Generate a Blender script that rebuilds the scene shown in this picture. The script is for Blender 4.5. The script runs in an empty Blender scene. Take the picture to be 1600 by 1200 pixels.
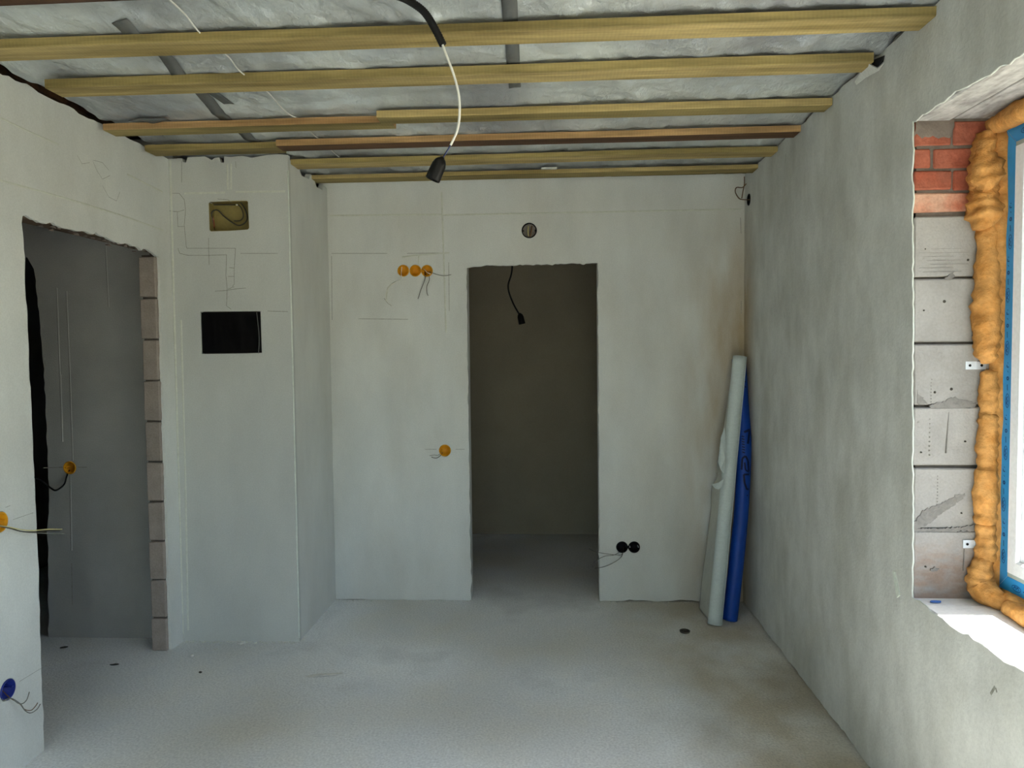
import bpy, bmesh, math, random
from mathutils import Vector, Matrix, noise
from mathutils.geometry import delaunay_2d_cdt

# ------------------------------------------------------------------ camera, sky, sun, exposure
S = bpy.context.scene
COL = S.collection
CAM = Vector((0.0, 0.0, 1.5))
FPX = 1150.0
RX = Vector((0.99858729, 0.05205296, -0.01067266))
UP = Vector((0.00826993, 0.0461582, 0.99889991))
FW = Vector((-0.05248833, 0.99757702, -0.04566252))
cam_data = bpy.data.cameras.new('camera')
cam_data.sensor_fit = 'HORIZONTAL'
cam_data.sensor_width = 36.0
cam_data.lens = FPX / 1600 * 36.0
cam_data.clip_start = 0.02
cam = bpy.data.objects.new('camera', cam_data)
COL.objects.link(cam)
M = Matrix((RX, UP, -FW)).transposed().to_4x4()
M.translation = CAM
cam.matrix_world = M
S.camera = cam

S.view_settings.view_transform = 'Standard'
S.view_settings.look = 'None'
S.view_settings.gamma = 1.0
S.view_settings.use_curve_mapping = False
S.view_settings.exposure = 1.82

SKY_STRENGTH = 0.28
SUN_STRENGTH = 13.0
SUN_ELEV = math.radians(61)
world = bpy.data.worlds.new('sky')
S.world = world
world.use_nodes = True
wn = world.node_tree.nodes
sky = wn.new('ShaderNodeTexSky')
sky.sky_type = 'NISHITA'
sky.sun_disc = False
sky.sun_elevation = SUN_ELEV
sky.sun_rotation = math.radians(90)
sky.dust_density = 2.0
wn['Background'].inputs['Strength'].default_value = SKY_STRENGTH
world.node_tree.links.new(sky.outputs['Color'], wn['Background'].inputs['Color'])
sun_data = bpy.data.lights.new('sun', 'SUN')
sun_data.energy = SUN_STRENGTH
sun_data.angle = math.radians(0.6)
sun_data.color = (1.0, 0.985, 0.96)
sun = bpy.data.objects.new('sun', sun_data)
COL.objects.link(sun)
sun.rotation_euler = Vector((-math.cos(SUN_ELEV), -0.01, -math.sin(SUN_ELEV))).to_track_quat('-Z', 'Y').to_euler()
sun.location = (4, 1.5, 5)

# ------------------------------------------------------------------ measures (metres)
YB = 4.343      # back wall face
XR = 1.123      # right (window) wall face
XL = -1.933     # left wall face
XC = -1.3134    # right side of the column
YC = 3.693      # front of the column
YHALL = 3.72    # end wall of the hallway behind the left wall
YSTORE = 5.95   # far wall of the dark room behind the middle doorway
YREAR = -1.7
ZW = 2.485      # top of the walls
ZBAT = 2.458    # underside of the battens
ZFILM = 2.49
rng = random.Random(7)

# ------------------------------------------------------------------ helpers
def srgb(r, g, b):
    f = lambda c: (c / 255 / 12.92) if c <= 10 else ((c / 255 + 0.055) / 1.055) ** 2.4
    return (f(r), f(g), f(b), 1.0)

def at_y(px, py, Y):
    "point of the plane y=Y seen at a pixel of the survey photograph"
    d = RX * ((px - 800) / FPX) - UP * ((py - 600) / FPX) + FW
    return CAM + d * (Y / d.y)

def at_x(px, py, X):
    d = RX * ((px - 800) / FPX) - UP * ((py - 600) / FPX) + FW
    return CAM + d * (X / d.x)

def at_z(px, py, Z):
    d = RX * ((px - 800) / FPX) - UP * ((py - 600) / FPX) + FW
    return CAM + d * ((Z - CAM.z) / d.z)

def material(name, base, rough=0.8, var=0.12, scale=6.0, stretch=(1, 1, 1), bump=0.2, bump_scale=80.0,
             bump_dist=0.004, metallic=0.0, tint=None, tint_scale=2.0, tint_amt=0.5, rand=0.0, specular=0.3, fine=0.05):
    m = bpy.data.materials.new(name)
    m.use_nodes = True
    nt = m.node_tree
    N, L = nt.nodes, nt.links
    b = N['Principled BSDF']
    b.inputs['Roughness'].default_value = rough
    b.inputs['Metallic'].default_value = metallic
    b.inputs['Specular IOR Level'].default_value = specular
    tc = N.new('ShaderNodeTexCoord')
    src = tc.outputs['Object']
    if rand:
        oi = N.new('ShaderNodeObjectInfo')
        off = N.new('ShaderNodeVectorMath'); off.operation = 'SCALE'
        off.inputs[0].default_value = (13, 7, 19)
        L.new(oi.outputs['Random'], off.inputs['Scale'])
        add = N.new('ShaderNodeVectorMath'); add.operation = 'ADD'
        L.new(src, add.inputs[0]); L.new(off.outputs[0], add.inputs[1])
        src = add.outputs[0]
    mp = N.new('ShaderNodeMapping')
    mp.inputs['Scale'].default_value = stretch
    L.new(src, mp.inputs['Vector'])
    n1 = N.new('ShaderNodeTexNoise')
    n1.inputs['Scale'].default_value = scale
    n1.inputs['Detail'].default_value = 8
    n1.inputs['Roughness'].default_value = 0.6
    L.new(mp.outputs[0], n1.inputs['Vector'])
    mr = N.new('ShaderNodeMapRange')
    mr.inputs['From Min'].default_value = 0.3; mr.inputs['From Max'].default_value = 0.7
    mr.inputs['To Min'].default_value = 1 - var; mr.inputs['To Max'].default_value = 1 + var
    L.new(n1.outputs['Fac'], mr.inputs['Value'])
    n2 = N.new('ShaderNodeTexNoise')
    n2.inputs['Scale'].default_value = bump_scale
    n2.inputs['Detail'].default_value = 6
    L.new(src, n2.inputs['Vector'])
    mr2 = N.new('ShaderNodeMapRange')
    mr2.inputs['From Min'].default_value = 0.3; mr2.inputs['From Max'].default_value = 0.7
    mr2.inputs['To Min'].default_value = 1 - fine; mr2.inputs['To Max'].default_value = 1 + fine
    L.new(n2.outputs['Fac'], mr2.inputs['Value'])
    mul = N.new('ShaderNodeMath'); mul.operation = 'MULTIPLY'
    L.new(mr.outputs[0], mul.inputs[0]); L.new(mr2.outputs[0], mul.inputs[1])
    val = mul.outputs[0]
    if rand:
        mr3 = N.new('ShaderNodeMapRange')
        mr3.inputs['To Min'].default_value = 1 - rand; mr3.inputs['To Max'].default_value = 1 + rand
        L.new(oi.outputs['Random'], mr3.inputs['Value'])
        mul2 = N.new('ShaderNodeMath'); mul2.operation = 'MULTIPLY'
        L.new(val, mul2.inputs[0]); L.new(mr3.outputs[0], mul2.inputs[1])
        val = mul2.outputs[0]
    col = N.new('ShaderNodeRGB'); col.outputs[0].default_value = base
    colour = col.outputs[0]
    if tint:
        n3 = N.new('ShaderNodeTexNoise')
        n3.inputs['Scale'].default_value = tint_scale
        n3.inputs['Detail'].default_value = 5
        L.new(mp.outputs[0], n3.inputs['Vector'])
        mr4 = N.new('ShaderNodeMapRange')
        mr4.inputs['From Min'].default_value = 0.42; mr4.inputs['From Max'].default_value = 0.68
        mr4.inputs['To Max'].default_value = tint_amt
        L.new(n3.outputs['Fac'], mr4.inputs['Value'])
        mx = N.new('ShaderNodeMix'); mx.data_type = 'RGBA'
        L.new(mr4.outputs[0], mx.inputs['Factor'])
        L.new(colour, mx.inputs['A'])
        mx.inputs['B'].default_value = tint
        colour = mx.outputs['Result']
    sc = N.new('ShaderNodeVectorMath'); sc.operation = 'SCALE'
    L.new(colour, sc.inputs[0]); L.new(val, sc.inputs['Scale'])
    L.new(sc.outputs[0], b.inputs['Base Color'])
    if bump:
        bp = N.new('ShaderNodeBump')
        bp.inputs['Strength'].default_value = bump
        bp.inputs['Distance'].default_value = bump_dist
        ad = N.new('ShaderNodeMath'); ad.operation = 'MULTIPLY_ADD'
        L.new(n1.outputs['Fac'], ad.inputs[0]); ad.inputs[1].default_value = 1.5
        L.new(n2.outputs['Fac'], ad.inputs[2])
        L.new(ad.outputs[0], bp.inputs['Height'])
        L.new(bp.outputs[0], b.inputs['Normal'])
    m['out'] = 0
    return m

def add_stain(m, colour, axis, a, b, noise_scale=(3, 3, 0.8), amount=0.6, axis2=None, a2=0, b2=1):
    "a water or dirt stain with a shape of its own: full at coordinate b, none at a, broken up by noise"
    nt = m.node_tree; N, L = nt.nodes, nt.links
    bsdf = N['Principled BSDF']
    old = bsdf.inputs['Base Color'].links[0].from_socket
    tc = N.new('ShaderNodeTexCoord')
    sep = N.new('ShaderNodeSeparateXYZ'); L.new(tc.outputs['Object'], sep.inputs[0])
    mr = N.new('ShaderNodeMapRange')
    mr.interpolation_type = 'SMOOTHSTEP'
    mr.inputs['From Min'].default_value = a; mr.inputs['From Max'].default_value = b
    L.new(sep.outputs[axis], mr.inputs['Value'])
    mp = N.new('ShaderNodeMapping'); mp.inputs['Scale'].default_value = noise_scale
    L.new(tc.outputs['Object'], mp.inputs['Vector'])
    nz = N.new('ShaderNodeTexNoise'); nz.inputs['Scale'].default_value = 2.0; nz.inputs['Detail'].default_value = 4
    L.new(mp.outputs[0], nz.inputs['Vector'])
    mr2 = N.new('ShaderNodeMapRange'); mr2.inputs['From Min'].default_value = 0.3; mr2.inputs['From Max'].default_value = 0.6
    mr2.inputs['To Max'].default_value = amount
    L.new(nz.outputs['Fac'], mr2.inputs['Value'])
    mu = N.new('ShaderNodeMath'); mu.operation = 'MULTIPLY'
    L.new(mr.outputs[0], mu.inputs[0]); L.new(mr2.outputs[0], mu.inputs[1])
    fac = mu.outputs[0]
    if axis2 is not None:
        mr3 = N.new('ShaderNodeMapRange'); mr3.interpolation_type = 'SMOOTHSTEP'
        mr3.inputs['From Min'].default_value = a2; mr3.inputs['From Max'].default_value = b2
        L.new(sep.outputs[axis2], mr3.inputs['Value'])
        mu2 = N.new('ShaderNodeMath'); mu2.operation = 'MULTIPLY'
        L.new(fac, mu2.inputs[0]); L.new(mr3.outputs[0], mu2.inputs[1])
        fac = mu2.outputs[0]
    mx = N.new('ShaderNodeMix'); mx.data_type = 'RGBA'; mx.blend_type = 'MULTIPLY'
    L.new(fac, mx.inputs['Factor']); L.new(old, mx.inputs['A']); mx.inputs['B'].default_value = colour
    L.new(mx.outputs['Result'], bsdf.inputs['Base Color'])

def mesh_obj(name, verts, faces, mats, parent=None, smooth=False, mat_idx=None, loc=(0, 0, 0)):
    me = bpy.data.meshes.new(name)
    me.from_pydata([tuple(v) for v in verts], [], faces)
    for m in (mats if isinstance(mats, (list, tuple)) else [mats]):
        me.materials.append(m)
    if mat_idx:
        me.polygons.foreach_set('material_index', mat_idx)
    if smooth:
        me.polygons.foreach_set('use_smooth', [True] * len(me.polygons))
    me.update()
    o = bpy.data.objects.new(name, me)
    COL.objects.link(o)
    o.location = loc
    if parent is not None:
        o.parent = parent
    return o

def from_bm(name, bm, mats, parent=None, smooth=False, loc=(0, 0, 0)):
    bmesh.ops.recalc_face_normals(bm, faces=bm.faces)
    me = bpy.data.meshes.new(name)
    bm.to_mesh(me); bm.free()
    for m in (mats if isinstance(mats, (list, tuple)) else [mats]):
        me.materials.append(m)
    if smooth:
        me.polygons.foreach_set('use_smooth', [True] * len(me.polygons))
    o = bpy.data.objects.new(name, me)
    COL.objects.link(o)
    o.location = loc
    if parent is not None:
        o.parent = parent
    return o

def add_box(bm, lo, hi, bevel=0.0, jit=0.0, mat=0):
    vs = []
    for x in (lo[0], hi[0]):
        for y in (lo[1], hi[1]):
            for z in (lo[2], hi[2]):
                vs.append(bm.verts.new((x + rng.uniform(-jit, jit), y + rng.uniform(-jit, jit), z + rng.uniform(-jit, jit))))
    fs = []
    for q in ((0, 1, 3, 2), (4, 6, 7, 5), (0, 4, 5, 1), (2, 3, 7, 6), (0, 2, 6, 4), (1, 5, 7, 3)):
        f = bm.faces.new([vs[i] for i in q]); f.material_index = mat
        fs.append(f)
    if bevel:
        es = list({e for f in fs for e in f.edges})
        bmesh.ops.bevel(bm, geom=es, offset=bevel, segments=1, affect='EDGES', profile=0.5)

def box(name, lo, hi, m, parent=None, bevel=0.0, jit=0.0):
    bm = bmesh.new()
    add_box(bm, lo, hi, bevel, jit)
    return from_bm(name, bm, m, parent)

def structure(o, label=None):
    o['kind'] = 'structure'
    if label:
        o['label'] = label
    return o

def thing(name, label, cat, loc, group=None):
    o = bpy.data.objects.new(name, None)
    COL.objects.link(o)
    o.empty_display_size = 0.05
    o.location = loc
    o['label'] = label; o['category'] = cat
    if group:
        o['group'] = group
    return o

def jline(a, b, amp, step, seed=0.0, ends=True):
    "a ragged line from a to b in a plane (b itself left out)"
    a = Vector(a); b = Vector(b)
    n = max(1, int((b - a).length / step))
    d = (b - a).normalized(); p = Vector((-d.y, d.x))
    out = []
    for i in range(n):
        t = i / n
        q = a.lerp(b, t)
        if i:
            k = noise.noise(Vector((t * n * 0.37, seed, 1.3))) + 0.7 * noise.noise(Vector((t * n * 1.1, seed, 5.1)))
            q = q + p * amp * k * 1.5 + d * step * 0.25 * noise.noise(Vector((t * n * 0.9, seed, 9.7)))
        out.append(q)
    return out

def ragged(pts, specs):
    "closed ragged polygon: specs gives (amplitude, step) of the edge leaving each point, 0 for a straight one"
    out = []
    for i, p in enumerate(pts):
        q = pts[(i + 1) % len(pts)]
        amp, step = specs[i]
        out += jline(p, q, amp, step, seed=i * 3.7 + p[0]) if amp else [Vector(p)]
    return out

def inside(p, poly):
    c = False
    n = len(poly)
    j = n - 1
    for i in range(n):
        a, b = poly[i], poly[j]
        if (a[1] > p[1]) != (b[1] > p[1]) and p[0] < (b[0] - a[0]) * (p[1] - a[1]) / (b[1] - a[1]) + a[0]:
            c = not c
        j = i
    return c

def slab(name, outer, holes, conv, d0, d1, m, parent=None):
    "a plate with ragged outline and holes; conv(u, v, d) gives the point in space; d0 is the face that is seen"
    loops = [outer] + holes
    v2, edges = [], []
    for lp in loops:
        s = len(v2)
        v2 += [Vector((p[0], p[1])) for p in lp]
        edges += [(s + i, s + (i + 1) % len(lp)) for i in range(len(lp))]
    nv, ne, nf, _, _, _ = delaunay_2d_cdt(v2, edges, [], 0, 1e-6)
    tris = []
    for f in nf:
        c = sum((nv[i] for i in f), Vector((0, 0))) / len(f)
        if inside(c, outer) and not any(inside(c, h) for h in holes):
            tris.append(list(f))
    n = len(nv)
    verts = [conv(p.x, p.y, d0) for p in nv] + [conv(p.x, p.y, d1) for p in nv]
    faces = [t for t in tris] + [[i + n for i in reversed(t)] for t in tris]
    cnt = {}
    for t in tris:
        for i in range(len(t)):
            e = (t[i], t[(i + 1) % len(t)])
            cnt[e] = cnt.get(e, 0) + 1
    for (a, b) in cnt:
        if (b, a) not in cnt:
            faces.append([b, a, a + n, b + n])
    bm = bmesh.new()
    bv = [bm.verts.new(v) for v in verts]
    for f in faces:
        try:
            bm.faces.new([bv[i] for i in f])
        except ValueError:
            pass
    loose = [v for v in bm.verts if not v.link_faces]
    bmesh.ops.delete(bm, geom=loose, context='VERTS')
    return from_bm(name, bm, m, parent)

def circle(u, v, r, n=28, wob=0.02, seed=0.0):
    return [Vector((u + r * (1 + wob * noise.noise(Vector((math.cos(2 * math.pi * i / n), math.sin(2 * math.pi * i / n), seed)))) * math.cos(2 * math.pi * i / n),
                    v + r * math.sin(2 * math.pi * i / n))) for i in range(n)]

def spline(pts, sub=6):
    P = [Vector(p) for p in pts]
    if len(P) < 3:
        return P
    out = []
    for i in range(len(P) - 1):
        p0 = P[max(i - 1, 0)]; p1 = P[i]; p2 = P[i + 1]; p3 = P[min(i + 2, len(P) - 1)]
        for k in range(sub):
            t = k / sub
            out.append(0.5 * ((2 * p1) + (p2 - p0) * t + (2 * p0 - 5 * p1 + 4 * p2 - p3) * t * t + (3 * p1 - p0 - 3 * p2 + p3) * t ** 3))
    out.append(P[-1])
    return out

def tube_data(path, rad, n=8, caps=True):
    "rad: number or function of t in 0..1"
    verts, faces = [], []
    m = len(path)
    T = [(path[min(i + 1, m - 1)] - path[max(i - 1, 0)]).normalized() for i in range(m)]
    ref = Vector((0, 0, 1)) if abs(T[0].z) < 0.9 else Vector((1, 0, 0))
    u = T[0].cross(ref).normalized()
    for i in range(m):
        u = (u - T[i] * u.dot(T[i])).normalized()
        w = T[i].cross(u)
        r = rad(i / (m - 1)) if callable(rad) else rad
        for k in range(n):
            a = 2 * math.pi * k / n
            verts.append(path[i] + (u * math.cos(a) + w * math.sin(a)) * r)
    for i in range(m - 1):
        for k in range(n):
            a, b = i * n + k, i * n + (k + 1) % n
            faces.append([a, b, b + n, a + n])
    if caps:
        faces.append(list(range(n))[::-1])
        faces.append([(m - 1) * n + k for k in range(n)])
    return verts, faces

def tube(name, pts, rad, m, parent=None, n=8, sub=6, loc=None, smooth=True):
    v, f = tube_data(spline(pts, sub), rad, n)
    if loc is not None:
        v = [p - Vector(loc) for p in v]
    return mesh_obj(name, v, f, m, parent, smooth)

def lathe(name, prof, origin, axis, mats, parent=None, n=24, loc=(0, 0, 0), midx=None):
    "prof: list of (radius, distance along axis); closed by its ends when radius 0"
    axis = Vector(axis).normalized()
    ref = Vector((0, 0, 1)) if abs(axis.z) < 0.9 else Vector((1, 0, 0))
    u = axis.cross(ref).normalized(); w = axis.cross(u)
    V, F, MI = [], [], []
    O = Vector(origin)
    for (r, h) in prof:
        for k in range(n):
            a = 2 * math.pi * k / n
            V.append(O + axis * h + (u * math.cos(a) + w * math.sin(a)) * r)
    for i in range(len(prof) - 1):
        for k in range(n):
            a, b = i * n + k, i * n + (k + 1) % n
            F.append([a, b, b + n, a + n])
            MI.append(midx[i] if midx else 0)
    bm = bmesh.new()
    bv = [bm.verts.new(v) for v in V]
    for f, mi in zip(F, MI):
        ff = bm.faces.new([bv[i] for i in f]); ff.material_index = mi
    bmesh.ops.remove_doubles(bm, verts=bm.verts, dist=1e-5)
    o = from_bm(name, bm, mats, parent, True, loc)
    return o

def ribbon(name, lines, conv, width, proud, m, parent, closed=False):
    "pencil marks, cracks and ridges: narrow raised strips along polylines on a surface, joined"
    V, F = [], []
    for ln in lines:
        w = width
        if isinstance(ln, tuple):
            ln, w = ln
        P = [Vector(p) for p in ln]
        for i in range(len(P) - 1):
            a, b = P[i], P[i + 1]
            d = (b - a)
            if d.length < 1e-6:
                continue
            d.normalize()
            n_ = Vector((-d.y, d.x)) * w / 2
            s = len(V)
            for q in (a - n_, b - n_, b + n_, a + n_):
                V.append(conv(q.x, q.y, 0.0005))
            mid0, mid1 = conv(a.x, a.y, proud), conv(b.x, b.y, proud)
            V += [mid0, mid1]
            F += [[s, s + 1, s + 5, s + 4], [s + 4, s + 5, s + 2, s + 3]]
    o = mesh_obj(name, V, F, m, parent)
    o['kind'] = 'stuff'
    return o

# ------------------------------------------------------------------ materials
PL = srgb(211, 213, 208)
plaster = material('plaster', PL, 0.9, var=0.07, scale=3.0, stretch=(1.6, 1.6, 0.7), bump=0.25, bump_scale=160, bump_dist=0.0015,
                   tint=srgb(198, 198, 190), tint_scale=1.6, tint_amt=0.6)
plaster_back = material('plaster_back', PL, 0.9, var=0.07, scale=3.0, stretch=(1.6, 1.6, 0.7), bump=0.25, bump_scale=160, bump_dist=0.0015,
                        tint=srgb(200, 198, 188), tint_scale=1.6, tint_amt=0.6)
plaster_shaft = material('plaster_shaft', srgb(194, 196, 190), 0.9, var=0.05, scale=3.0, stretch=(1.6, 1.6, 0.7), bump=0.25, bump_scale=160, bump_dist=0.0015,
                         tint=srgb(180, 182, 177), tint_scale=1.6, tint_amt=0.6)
plaster_right = material('plaster_right', srgb(208, 209, 204), 0.9, var=0.10, scale=6.0, stretch=(1, 2.0, 1.0), bump=0.5, bump_scale=110, bump_dist=0.0025,
                         tint=srgb(182, 182, 173), tint_scale=2.2, tint_amt=0.7)
STAIN = srgb(208, 184, 150)
add_stain(plaster_back, STAIN, 'X', 0.62, 1.1, amount=0.9, axis2='Z', a2=2.5, b2=1.6)
add_stain(plaster_right, STAIN, 'Y', 4.05, 4.33, amount=0.9, axis2='Z', a2=2.5, b2=1.7)
plaster_edge = material('plaster_edge', srgb(214, 220, 210), 0.9, var=0.08, scale=30, bump=0.3)
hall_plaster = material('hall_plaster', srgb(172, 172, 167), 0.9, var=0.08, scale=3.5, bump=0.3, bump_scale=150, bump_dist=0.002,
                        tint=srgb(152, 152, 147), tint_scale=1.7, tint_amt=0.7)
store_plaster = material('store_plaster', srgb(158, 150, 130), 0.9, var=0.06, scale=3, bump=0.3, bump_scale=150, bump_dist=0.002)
masonry = material('masonry', srgb(120, 114, 106), 0.95, var=0.15, scale=12, bump=0.4)
concrete_floor = material('concrete_floor', srgb(234, 236, 236), 0.72, var=0.17, scale=2.6, bump=0.65, bump_scale=105, bump_dist=0.004,
                          tint=srgb(194, 190, 179), tint_scale=1.3, tint_amt=0.95, specular=0.35, fine=0.15)
add_stain(concrete_floor, srgb(206, 192, 168), 'X', 0.1, 0.95, noise_scale=(1.6, 1.2, 1), amount=0.8)
block_in = material('block_partition', srgb(152, 141, 132), 0.95, var=0.10, scale=14, stretch=(1, 1, 1), bump=0.5, bump_scale=120, bump_dist=0.003, rand=0.07, fine=0.08)
block_out = material('block_aerated', srgb(152, 148, 143), 0.95, var=0.06, scale=10, bump=0.5, bump_scale=140, bump_dist=0.003, rand=0.03,
                     tint=srgb(128, 124, 119), tint_scale=7.0, tint_amt=0.55, fine=0.06)
add_stain(block_out, srgb(236, 186, 150), 'Z', 0.93, 0.80, noise_scale=(9, 9, 22), amount=0.55)
sill_m = material('sill_block', srgb(222, 222, 218), 0.92, var=0.06, scale=9, bump=0.4, bump_scale=90, bump_dist=0.003, rand=0.02, tint=srgb(196, 198, 200), tint_scale=6, tint_amt=0.6)
brick_m = material('brick_red', srgb(158, 92, 72), 0.9, var=0.24, scale=22, bump=0.6, bump_scale=120, bump_dist=0.003, rand=0.12,
                   tint=srgb(150, 74, 52), tint_scale=14, tint_amt=0.7, fine=0.12)
brick_pale = material('brick_dusty', srgb(190, 150, 128), 0.95, var=0.16, scale=18, bump=0.6, bump_scale=120, bump_dist=0.003,
                      tint=srgb(178, 98, 70), tint_scale=13, tint_amt=0.9, fine=0.12)
mortar = material('mortar', srgb(112, 102, 94), 0.95, var=0.18, scale=30, bump=0.7, bump_dist=0.004)
mortar_pale = material('mortar_pale', srgb(122, 118, 113), 0.95, var=0.15, scale=40, bump=0.5, bump_dist=0.003)
mortar_dark = material('mortar_dark', srgb(92, 86, 78), 0.95, var=0.2, scale=30, bump=0.7, bump_dist=0.004)
lintel_m = material('lintel_concrete', srgb(176, 174, 170), 0.95, var=0.2, scale=14, stretch=(2.5, 0.7, 1), bump=0.8, bump_scale=60, bump_dist=0.006,
                    tint=srgb(128, 124, 120), tint_scale=16, tint_amt=0.8, fine=0.12)
pencil = material('pencil', srgb(140, 140, 130), 0.9, var=0.3, scale=40, bump=0)
ridge_m = material('plaster_ridge', srgb(206, 208, 196), 0.9, var=0.05, scale=20, bump=0.2)

def wood(name, base, tint, var=0.3, amt=0.9, knots=True):
    m = material(name, base, 0.8, var=var, scale=4.0, stretch=(1.0, 14, 14), bump=0.35, bump_scale=60, bump_dist=0.002,
                 tint=tint, tint_scale=1.2, tint_amt=amt, rand=0.06)
    nt = m.node_tree; N, L = nt.nodes, nt.links
    bsdf = N['Principled BSDF']; old = bsdf.inputs['Base Color'].links[0].from_socket
    wv = N.new('ShaderNodeTexWave'); wv.inputs['Scale'].default_value = 26; wv.inputs['Distortion'].default_value = 2.0; wv.inputs['Detail'].default_value = 2
    tcw = N.new('ShaderNodeTexCoord'); L.new(tcw.outputs['Object'], wv.inputs['Vector'])
    mw = N.new('ShaderNodeMapRange'); mw.inputs['To Min'].default_value = 0.95; mw.inputs['To Max'].default_value = 1.03
    L.new(wv.outputs['Fac'], mw.inputs['Value'])
    sw = N.new('ShaderNodeVectorMath'); sw.operation = 'SCALE'
    L.new(old, sw.inputs[0]); L.new(mw.outputs[0], sw.inputs['Scale']); L.new(sw.outputs[0], bsdf.inputs['Base Color'])
    if knots:
        nt = m.node_tree; N, L = nt.nodes, nt.links
        bsdf = N['Principled BSDF']; old = bsdf.inputs['Base Color'].links[0].from_socket
        tc = N.new('ShaderNodeTexCoord'); mp = N.new('ShaderNodeMapping'); mp.inputs['Scale'].default_value = (1.6, 6, 6)
        L.new(tc.outputs['Object'], mp.inputs['Vector'])
        vo = N.new('ShaderNodeTexVoronoi'); vo.inputs['Scale'].default_value = 1.5
        L.new(mp.outputs[0], vo.inputs['Vector'])
        mr = N.new('ShaderNodeMapRange'); mr.interpolation_type = 'SMOOTHSTEP'
        mr.inputs['From Min'].default_value = 0.085; mr.inputs['From Max'].default_value = 0.05
        mr.inputs['To Max'].default_value = 0.75
        L.new(vo.outputs['Distance'], mr.inputs['Value'])
        mx = N.new('ShaderNodeMix'); mx.data_type = 'RGBA'
        L.new(mr.outputs[0], mx.inputs['Factor']); L.new(old, mx.inputs['A']); mx.inputs['B'].default_value = srgb(74, 54, 26)
        L.new(mx.outputs['Result'], bsdf.inputs['Base Color'])
    return m

wood_green = wood('batten_green_pine', srgb(180, 159, 106), srgb(134, 115, 68))
wood_olive = wood('batten_olive', srgb(152, 135, 85), srgb(108, 94, 54))
wood_orange = wood('batten_orange', srgb(180, 146, 100), srgb(142, 108, 68))
wood_dark = wood('batten_bark', srgb(96, 68, 46), srgb(60, 42, 30), knots=False)
wood_brown = wood('lintel_board', srgb(98, 80, 62), srgb(74, 58, 44), knots=False)
membrane_m = material('vapour_membrane', srgb(212, 218, 216), 0.36, var=0.14, scale=3.4, stretch=(1.8, 0.9, 1), bump=0.7, bump_scale=11, bump_dist=0.03,
                      metallic=0.35, tint=srgb(150, 153, 157), tint_scale=1.1, tint_amt=0.9, specular=0.5, fine=0.08)
tape_m = material('tape_grey', srgb(96, 98, 96), 0.55, var=0.06, scale=8, bump=0.1)
cord_m = material('cord_white', srgb(214, 214, 206), 0.7, var=0.05, scale=20, bump=0)
black_plastic = material('black_plastic', srgb(12, 12, 12), 0.45, var=0.1, scale=20, bump=0.05, specular=0.2)
black_matte = material('black_matte', srgb(26, 26, 26), 0.8, var=0.1, scale=20, bump=0.1)
black_film = material('black_film', srgb(6, 5, 6), 0.45, var=0.1, scale=8, bump=0.1, bump_scale=12, bump_dist=0.006, specular=0.12)
wire_white = material('wire_white', srgb(222, 220, 210), 0.5, var=0.04, scale=20, bump=0)
wire_blue = material('wire_blue', srgb(52, 60, 110), 0.5, var=0.05, scale=20, bump=0)
wire_grey = material('wire_grey', srgb(112, 112, 104), 0.6, var=0.1, scale=20, bump=0)
wire_dark = material('wire_dark', srgb(66, 64, 54), 0.6, var=0.1, scale=20, bump=0)
wire_yellow = material('wire_yellow', srgb(196, 186, 130), 0.6, var=0.1, scale=20, bump=0)
wire_brown = material('wire_brown', srgb(104, 78, 52), 0.6, var=0.1, scale=20, bump=0)
box_yellow = material('box_yellow', srgb(222, 158, 30), 0.5, var=0.1, scale=30, bump=0.1)
box_black = material('box_black', srgb(9, 11, 15), 0.5, var=0.1, scale=30, bump=0.1, specular=0.15)
box_blue = material('box_blue', srgb(36, 50, 130), 0.45, var=0.15, scale=40, bump=0.1)
box_olive = material('box_olive', srgb(136, 122, 72), 0.6, var=0.12, scale=14, bump=0.15)
steel = material('zinc_steel', srgb(206, 212, 218), 0.4, var=0.08, scale=30, bump=0.05, metallic=0.4)
pvc_white = material('pvc_white', srgb(244, 247, 250), 0.35, var=0.01, scale=4, bump=0, specular=0.5)
seal_grey = material('seal_grey', srgb(176, 190, 186), 0.5, var=0.02, scale=8, bump=0)
film_blue = material('film_blue', srgb(52, 158, 226), 0.4, var=0.04, scale=10, bump=0.1, bump_scale=20, specular=0.4)
film_ink = material('film_ink', srgb(14, 66, 138), 0.5, var=0.05, scale=10, bump=0)
foam_m = material('expanding_foam', srgb(206, 150, 84), 0.7, var=0.2, scale=26, bump=0.7, bump_scale=60, bump_dist=0.006,
                  tint=srgb(180, 116, 44), tint_scale=22, tint_amt=0.7, fine=0.12)
roll_white = material('foam_roll', srgb(200, 210, 208), 0.75, var=0.04, scale=30, stretch=(1, 1, 3), bump=0.2, bump_scale=120)
sheet_white = material('foam_sheet', srgb(186, 188, 180), 0.8, var=0.06, scale=12, bump=0.15)
roll_blue = material('roll_blue', srgb(20, 66, 154), 0.45, var=0.08, scale=9, bump=0.2, bump_scale=30, bump_dist=0.004)
roll_ink = material('roll_ink', srgb(6, 18, 56), 0.5, var=0.05, scale=10, bump=0)
ground_m = material('ground', srgb(150, 142, 122), 0.95, var=0.2, scale=1.5, bump=0.3)
deck_m = material('deck_boards', srgb(70, 58, 46), 0.9, var=0.2, scale=3, bump=0.2)
crumb_m = material('crumb', srgb(214, 212, 204), 0.9, var=0.1, scale=30, bump=0.3)
splinter_m = material('splinter', srgb(64, 60, 52), 0.9, var=0.1, scale=30, bump=0.3)
blue_chalk = material('blue_chalk', srgb(80, 120, 190), 0.9, var=0.2, scale=60, bump=0.1)

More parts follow.
